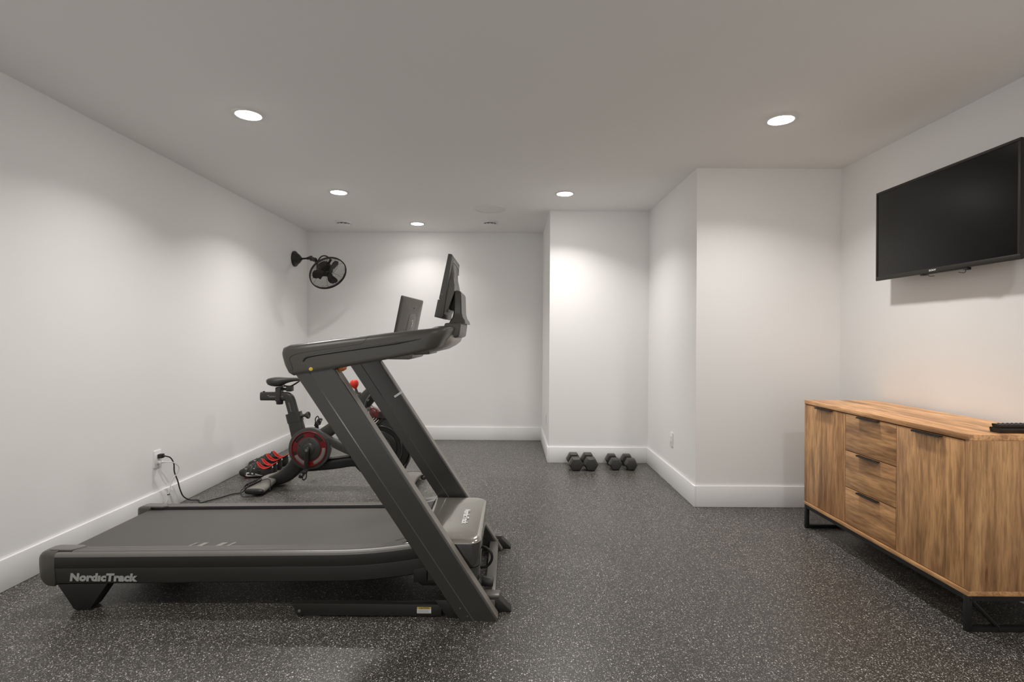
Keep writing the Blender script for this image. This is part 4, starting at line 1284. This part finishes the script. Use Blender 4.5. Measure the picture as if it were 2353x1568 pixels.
part('screen_edge', M['bike'], sh, b)
b = B(); loft(b, [scr_ring(0.095, -0.02, 0.215, 0.024, 0.05), scr_ring(0.095, -0.02, 0.215, 0.038, 0.05), scr_ring(0.088, -0.014, 0.208, 0.042, 0.05)])
bp_ = part('rear_cover', M['bike_grey'], sh, b, sharp=40)
b = B()
pts = [sp(-0.002+0.013*math.cos(a), 0.152+0.013*math.sin(a), 0.0435) for a in [2*PI*k/20 for k in range(20)]]
tube(b, pts, 0.0028, 6, closed=True)
tube(b, smooth([sp(0.012, 0.150, 0.0435), sp(0.008, 0.13, 0.0435), sp(-0.008, 0.112, 0.0435)], 4), 0.0028, 6)
part('emblem', M['letter_white'], bp_, b, label='white loop emblem')
b = B(); lathe(b, [(0.006, 0), (0.006, 0.002), (0.0003, 0.002)], sp(0, 0.262, 0.0345), nb, 12)
part('camera_slot', M['black'], sh, b)
b = B()
tube(b, smooth([sp(0, 0.06, 0.040), sp(0, 0.055, 0.075), V(-0.745, BY, 1.20), V(-0.79, BY, 1.135), V(-0.90, BY, 1.115), V(-1.04, BY, 1.10)], 5), 0.018, 12)
tube(b, [sp(-0.035, 0.062, 0.052), sp(0.035, 0.062, 0.052)], 0.013, 12)
part('screen_mount', M['black'], bk, b)

# coil of thin cable lying over the bike's rear stabiliser
t = thing('coiled_cable', 'thin black cable coiled over the rear foot of the exercise bike', 'cable', (-1.95, 4.12, 0.07))
pts = []
ctr0, ctr1 = V(-2.008, 4.05, 0.062), V(-1.955, 4.16, 0.080)
for k in range(0, 8*14):
    f = k/(8*14); a = 2*PI*k/14
    c_ = ctr0.lerp(ctr1, f)
    pts.append(c_+V(0.022*math.cos(a)+0.004*math.sin(3*a), 0.014*math.sin(a), 0.014*math.sin(a+0.5)))
pts += smooth([ctr1+V(0.02, 0, 0.0), V(-1.90, 4.18, 0.085), V(-1.86, 4.13, 0.078), V(-1.845, 4.09, 0.02)], 6)
b = B(); tube(b, pts, 0.0032, 6)
part('coil', M['cable_black'], t, b)
b = B(); tube(b, smooth([ctr0+V(0.02, -0.01, 0), V(-2.02, 4.0, 0.045), V(-2.008, 3.976, 0.015), V(-1.985, 3.972, 0.006), V(-1.95, 3.98, 0.006)], 6), 0.0032, 6)
tube(b, smooth([ctr0+V(0.0, 0.02, 0.008), V(-2.02, 4.20, 0.05), V(-2.0, 4.32, 0.012), V(-1.98, 4.45, 0.006), V(-1.95, 4.58, 0.006)], 6), 0.0028, 6)
part('loose_end', M['cable_black'], t, b)

# ------------------------------------------------------------------ cycling shoes
def shoe_mesh(side):
    """toe towards -X, heel at x=0; returns bmeshes"""
    def outline(z, xh, xt, wf, wh, zmod):
        n = 36
        out = []
        for k in range(n):
            a = 2*PI*k/n
            ca, sa = math.cos(a), math.sin(a)
            xc = (xh+xt)/2; hx = (xh-xt)/2
            x = xc+hx*math.copysign(abs(ca)**0.85, ca)
            f = (xh-x)/(xh-xt+1e-6)
            w = wh+(wf-wh)*(f*f*(3-2*f))
            w *= 1-0.16*math.exp(-((f-0.45)/0.18)**2)
            y = w*math.copysign(abs(sa)**0.8, sa)-side*0.012*math.sin(PI*f)*f
            out.append(V(x, y, z+zmod(f)))
        return out
    toe = lambda f: 0.016*max(0, (f-0.62)/0.38)**2
    rings = [outline(0.006, -0.004, -0.262, 0.041, 0.030, toe), outline(0.010, 0.0, -0.270, 0.046, 0.034, toe), outline(0.024, 0.003, -0.276, 0.049, 0.036, toe), outline(0.040, 0.003, -0.272, 0.047, 0.036, toe),
             outline(0.054, 0.002, -0.264, 0.043, 0.034, lambda f: 0.010*f), outline(0.067, 0.001, -0.240, 0.038, 0.032, lambda f: 0.010*f), outline(0.079, 0.000, -0.196, 0.032, 0.030, lambda f: 0.014*f-0.010*math.sin(PI*f)),
             outline(0.092, 0.001, -0.150, 0.028, 0.029, lambda f: 0.020*f-0.022*math.sin(PI*f)), outline(0.102, 0.003, -0.128, 0.025, 0.029, lambda f: 0.026*f-0.038*math.sin(PI*f))]
    rim = rings[-1]
    inner = [[V(p.x*0.93-0.006, p.y*0.82, p.z-d) for p in rim] for d in (-0.0008, 0.012, 0.035)]
    return rings, rim, inner, outline, toe
def make_shoe(label, side):
    t = thing('cycling_shoe', label, 'cycling shoe', (0,0,0), 'cycling shoes by the left wall')
    rings, rim, inner, outline, toe = shoe_mesh(side)
    b = B(); loft(b, rings+[inner[0]], cap1=False)
    bmesh.ops.recalc_face_normals(b, faces=b.faces[:])
    tree = BVHTree.FromBMesh(b)
    o = finish(b, 'upper', M['shoe'], t, sharp=70)
    b = B(); loft(b, [[p+V(0,0,0.0012) for p in rim], inner[0], inner[1], inner[2]], cap0=False)
    tube(b, [p+V(0, 0, 0.001) for p in rim], 0.0032, 6, closed=True)
    part('lining', M['red_lining'], t, b, sharp=70, label='red lining')
    def skin(x, z, s=-1, lift=0.0015):
        h = tree.ray_cast(V(x, s*0.2, z), V(0, -s, 0))
        return h[0]+V(0, s*lift, 0) if h[0] else V(x, s*0.04, z)
    b = B()
    loft(b, [outline(0.0, -0.012, -0.078, 0.026, 0.028, lambda f: 0), outline(0.008, -0.006, -0.085, 0.028, 0.030, lambda f: 0)])
    part('heel_block', M['black'], t, b)
    b = B()
    loft(b, [outline(0.001, -0.165, -0.225, 0.034, 0.034, lambda f: 0.003*f), outline(0.010, -0.150, -0.240, 0.040, 0.040, lambda f: 0.006*f)])
    part('sole_cleat', M['red_bright'], t, b, label='red sole piece')
    # white drop-shaped mark on each side
    for s in (-1, 1):
        b = B()
        outl = []
        cx, cz, r = -0.186, 0.036, 0.017
        for k in range(22):
            a = R(-75+k*(255+75-60)/21+60)
            outl.append((cx+r*math.cos(a)*1.15, cz+r*math.sin(a)))
        top = [(-0.172, 0.0525), (-0.15, 0.048), (-0.12, 0.038), (-0.09, 0.028), (-0.068, 0.022)]
        bot = [(-0.10, 0.022), (-0.14, 0.021), (-0.18, 0.019)]
        pg = [(cx+1.15*r*math.cos(R(a)), cz+r*math.sin(R(a))) for a in range(110, 271, 16)]
        pg = pg+[(-0.17, 0.019), (-0.13, 0.0205), (-0.09, 0.0215), (-0.068, 0.0215), (-0.068, 0.0225), (-0.09, 0.0285), (-0.12, 0.038), (-0.15, 0.047), (-0.172, 0.0525)]
        cen = [(cx+0.4*(p[0]-cx)+0.004, cz+0.4*(p[1]-cz)) if p[0] < -0.15 else (p[0]-0.012, 0.5*(p[1]+0.027)) for p in pg]
        va = [b.verts.new(skin(x, z, s)) for x, z in pg]
        vb = [b.verts.new(skin(x, z, s)) for x, z in cen]
        vc = [b.verts.new(skin(x, z, s, -0.001)) for x, z in pg]
        n = len(pg)
        for i in range(n):
            j = (i+1) % n
            b.faces.new((va[i], va[j], vb[j], vb[i])); b.faces.new((va[i], vc[i], vc[j], va[j]))
        part('side_mark', M['letter_white'], t, b, label='white drop-shaped mark')
    # straps
    for x0_, zt in ((-0.205, 0.070), (-0.165, 0.088), (-0.135, 0.098)):
        b = B()
        pts = []
        for k in range(11):
            a = PI*k/10
            yy = 0.2*math.cos(a); 
            dirv = V(0, math.cos(a), math.sin(a))
            h = tree.ray_cast(V(x0_, 0, 0.03)+dirv*0.2, -dirv)
            if h[0]: pts.append(h[0]+dirv*0.001)
        tube(b, pts, 0.009, 8, flat=0.28)
        st_ = part('strap', M['bike'], t, b)
        b = B(); k = pts[3]
        kk = pts[len(pts)//2+2]
        box(b, kk.x-0.006, kk.x+0.006, kk.y-0.010, kk.y-0.002, kk.z+0.001, kk.z+0.0045, bev=0.001)
        if x0_ == -0.165: b.free()
        else: part('strap_tab', M['letter_white'], st_, b, label='small white tab')
    b = B(); h = tree.ray_cast(V(-0.095, -0.2, 0.055), V(0,1,0))
    lathe(b, [(0.011, 0.003), (0.012, -0.003), (0.009, -0.007), (0.0003, -0.007)], h[0], (0,1,0), 18)
    part('dial', M['black'], t, b)
    b = B(); q = skin(-0.0, 0.075, -1)
    box(b, -0.001, 0.0045, -0.006, 0.006, 0.078, 0.092, bev=0.001)
    part('heel_reflector', M['letter_white'], t, b, label='small white heel tab')
    return t
s1 = make_shoe('black cycling shoe nearest the viewer, its white side mark in full view', 1)
s1.location = (-2.035, 4.555, 0); s1.rotation_euler = (0, 0, R(3))
dup(s1, (-2.048, 4.672, 0), 'black cycling shoe second from the front, directly behind the nearest shoe', R(1))
dup(s1, (-2.062, 4.805, 0), 'larger black cycling shoe third from the front with a tall red collar', R(-2), 1.10)
dup(s1, (-2.062, 4.945, 0), 'black cycling shoe at the back of the row, closest to the crank disc in view', R(2), 1.08)

# ------------------------------------------------------------------ wall fan
fan = thing('wall_fan', 'black caged fan on a jointed arm high on the left wall near the corner', 'fan', (XL, 5.86, 2.063))
C = V(-1.889, 5.50, 1.860)
nF = V(0.560, -0.558, -0.613).normalized()
e1 = V(0.811, 0.214, 0.546); e1 = (e1-nF*e1.dot(nF)).normalized(); e2 = nF.cross(e1)
b = B(); lathe(b, [(0.086, 0.0), (0.0875, 0.012), (0.082, 0.022), (0.068, 0.030), (0.056, 0.046), (0.046, 0.060), (0.036, 0.066), (0.030, 0.074), (0.014, 0.078), (0.014, 0.09)], (XL, 5.86, 2.063), (1,0,0), 36)
part('wall_canopy', M['bronze'], fan, b)
J1 = V(-2.185, 5.79, 2.062); J2 = V(-2.075, 5.668, 2.018)
b = B(); tube(b, [V(XL+0.07, 5.86, 2.063), V(-2.27, 5.84, 2.063), J1+V(-0.03, 0.02, 0.0)], 0.0095, 12)
tube(b, [J1+V(-0.045, 0.03, 0), J1+V(0.0, 0.0, 0.002)], [0.014, 0.021], 14)
part('arm', M['bronze'], fan, b)
b = B(); dJ = (J2-J1).normalized()
tube(b, [J1-dJ*0.012, J1+dJ*0.004, J1+dJ*0.02, J2-dJ*0.03, J2], [0.014, 0.022, 0.0235, 0.0225, 0.014], 14)
lathe(b, [(0.012, -0.027), (0.012, 0.027)], J1+dJ*0.02, V(0.3, -0.6, 0.7), 12)
lathe(b, [(0.010, -0.025), (0.010, 0.025)], J2-dJ*0.02, V(0.3, -0.6, 0.7), 12)
part('swivel_joint', M['bronze'], fan, b)
sv = V(0.25, 0, 1); sv = (sv-nF*sv.dot(nF)).normalized()
b = B()
yk = []
for k in range(17):
    a = PI*k/16
    yk.append(C-nF*(0.085+0.19*math.sin(a))+sv*(0.118*math.cos(a)))
tube(b, yk, 0.0075, 10)
for s in (-1, 1):
    tube(b, [C-nF*0.085+sv*(0.125*s), C-nF*0.085+sv*(0.062*s)], 0.012, 12)
part('yoke', M['bronze'], fan, b)
b = B(); lathe(b, [(0.0005, -0.155), (0.040, -0.152), (0.062, -0.142), (0.072, -0.125), (0.074, -0.06), (0.066, -0.045), (0.045, -0.036), (0.014, -0.032), (0.012, 0.0)], C, nF, 32)
part('motor', M['bronze'], fan, b)
b = B(); lathe(b, [(0.0005, 0.012), (0.022, 0.010), (0.032, 0.002), (0.034, -0.018), (0.03, -0.026), (0.0005, -0.026)], C, nF, 24)
part('hub', M['bronze'], fan, b)
for ang in (31, 153, 275):
    a0 = R(ang)
    rdir = e1*math.cos(a0)+e2*math.sin(a0); tdir = nF.cross(rdir)
    rings = []
    for r_, hw, off in ((0.018, 0.014, 0.0), (0.045, 0.026, -0.006), (0.075, 0.039, -0.009), (0.105, 0.045, -0.010), (0.130, 0.044, -0.009), (0.148, 0.036, -0.007), (0.158, 0.022, -0.005), (0.162, 0.006, -0.003)):
        tilt = R(24)*(1-r_*1.6)
        td = tdir*math.cos(tilt)+nF*math.sin(tilt); un_ = nF*math.cos(tilt)-tdir*math.sin(tilt)
        c_ = C+rdir*r_-nF*0.008+tdir*off
        th = 0.002
        rings.append([c_-td*hw, c_-td*hw*0.5+un_*th, c_+un_*(th*1.4), c_+td*hw*0.5+un_*th, c_+td*hw, c_+td*hw*0.5-un_*th, c_-un_*th, c_-td*hw*0.5-un_*th])
    b = B(); loft(b, rings)
    part('blade', M['bronze'], fan, b, sharp=60)
def circ(r, h, n=64):
    return [C+nF*h+e1*(r*math.cos(2*PI*k/n))+e2*(r*math.sin(2*PI*k/n)) for k in range(n)]
b = B(); tube(b, circ(0.188, 0.0), 0.0065, 10, closed=True)
tube(b, circ(0.188, -0.016), 0.004, 8, closed=True)
part('cage_rim', M['bronze'], fan, b)
def dome(r, h0):
    return h0*(1-(r/0.188)**2.4)
b = B()
for k in range(1, 19):
    r = 0.024+0.0088*k
    if r < 0.186: tube(b, circ(r, dome(r, 0.046), 56), 0.00085, 4, closed=True)
for k in range(9):
    a = 2*PI*k/9+0.35
    for da in (-0.10, 0.10):
        pts = []
        for j in range(9):
            r = 0.03+0.158*j/8
            aa = a+da+0.5*(j/8)**2*0.6
            pts.append(C+nF*(dome(r, 0.047)+0.001)+e1*(r*math.cos(aa))+e2*(r*math.sin(aa)))
        if k % 3 == 0: tube(b, pts, 0.0014, 5)
lathe(b, [(0.0005, 0.048), (0.028, 0.047), (0.030, 0.043), (0.0005, 0.043)], C, nF, 24)
part('front_grille', M['bronze'], fan, b)
b = B()
for k in range(1, 12):
    r = 0.07+0.0105*k
    if r < 0.186: tube(b, circ(r, -dome(r, 0.060), 56), 0.00085, 4, closed=True)
for k in range(6):
    a = 2*PI*k/6
    pts = [C-nF*(dome(r, 0.061)+0.001)+e1*(r*math.cos(a+0.5*r))+e2*(r*math.sin(a+0.5*r)) for r in (0.065, 0.10, 0.14, 0.17, 0.188)]
    tube(b, pts, 0.0013, 5)
part('rear_grille', M['bronze'], fan, b)

# ------------------------------------------------------------------ camera, world, render look
cd = bpy.data.cameras.new('camera')
cam = bpy.data.objects.new('camera', cd); COL.objects.link(cam)
cd.sensor_width = 36.0; cd.sensor_fit = 'HORIZONTAL'
cd.lens = 1220.0/2353.0*36.0
cd.shift_x = 4/2353.0; cd.shift_y = -9/2353.0
cd.clip_start = 0.05; cd.clip_end = 60
cam.matrix_world = Matrix.Translation((0, 0, 1.213)) @ Matrix.Rotation(R(90), 4, 'X') @ Matrix.Rotation(R(0.35), 4, 'Z')
scene.camera = cam
wd = bpy.data.worlds.new('world'); scene.world = wd; wd.use_nodes = True
wd.node_tree.nodes['Background'].inputs[0].default_value = (1.0, 0.975, 0.945, 1)
wd.node_tree.nodes['Background'].inputs[1].default_value = 0.5
vs = scene.view_settings
scene.display_settings.display_device = 'sRGB'
vs.view_transform = 'Standard'; vs.look = 'None'; vs.gamma = 1.0; vs.use_curve_mapping = False
vs.exposure = 0.86
cy = scene.cycles
cy.use_denoising = True
cy.max_bounces = 6; cy.diffuse_bounces = 5; cy.glossy_bounces = 3; cy.transmission_bounces = 4; cy.transparent_max_bounces = 12
cy.sample_clamp_indirect = 8.0
cy.caustics_reflective = False; cy.caustics_refractive = False
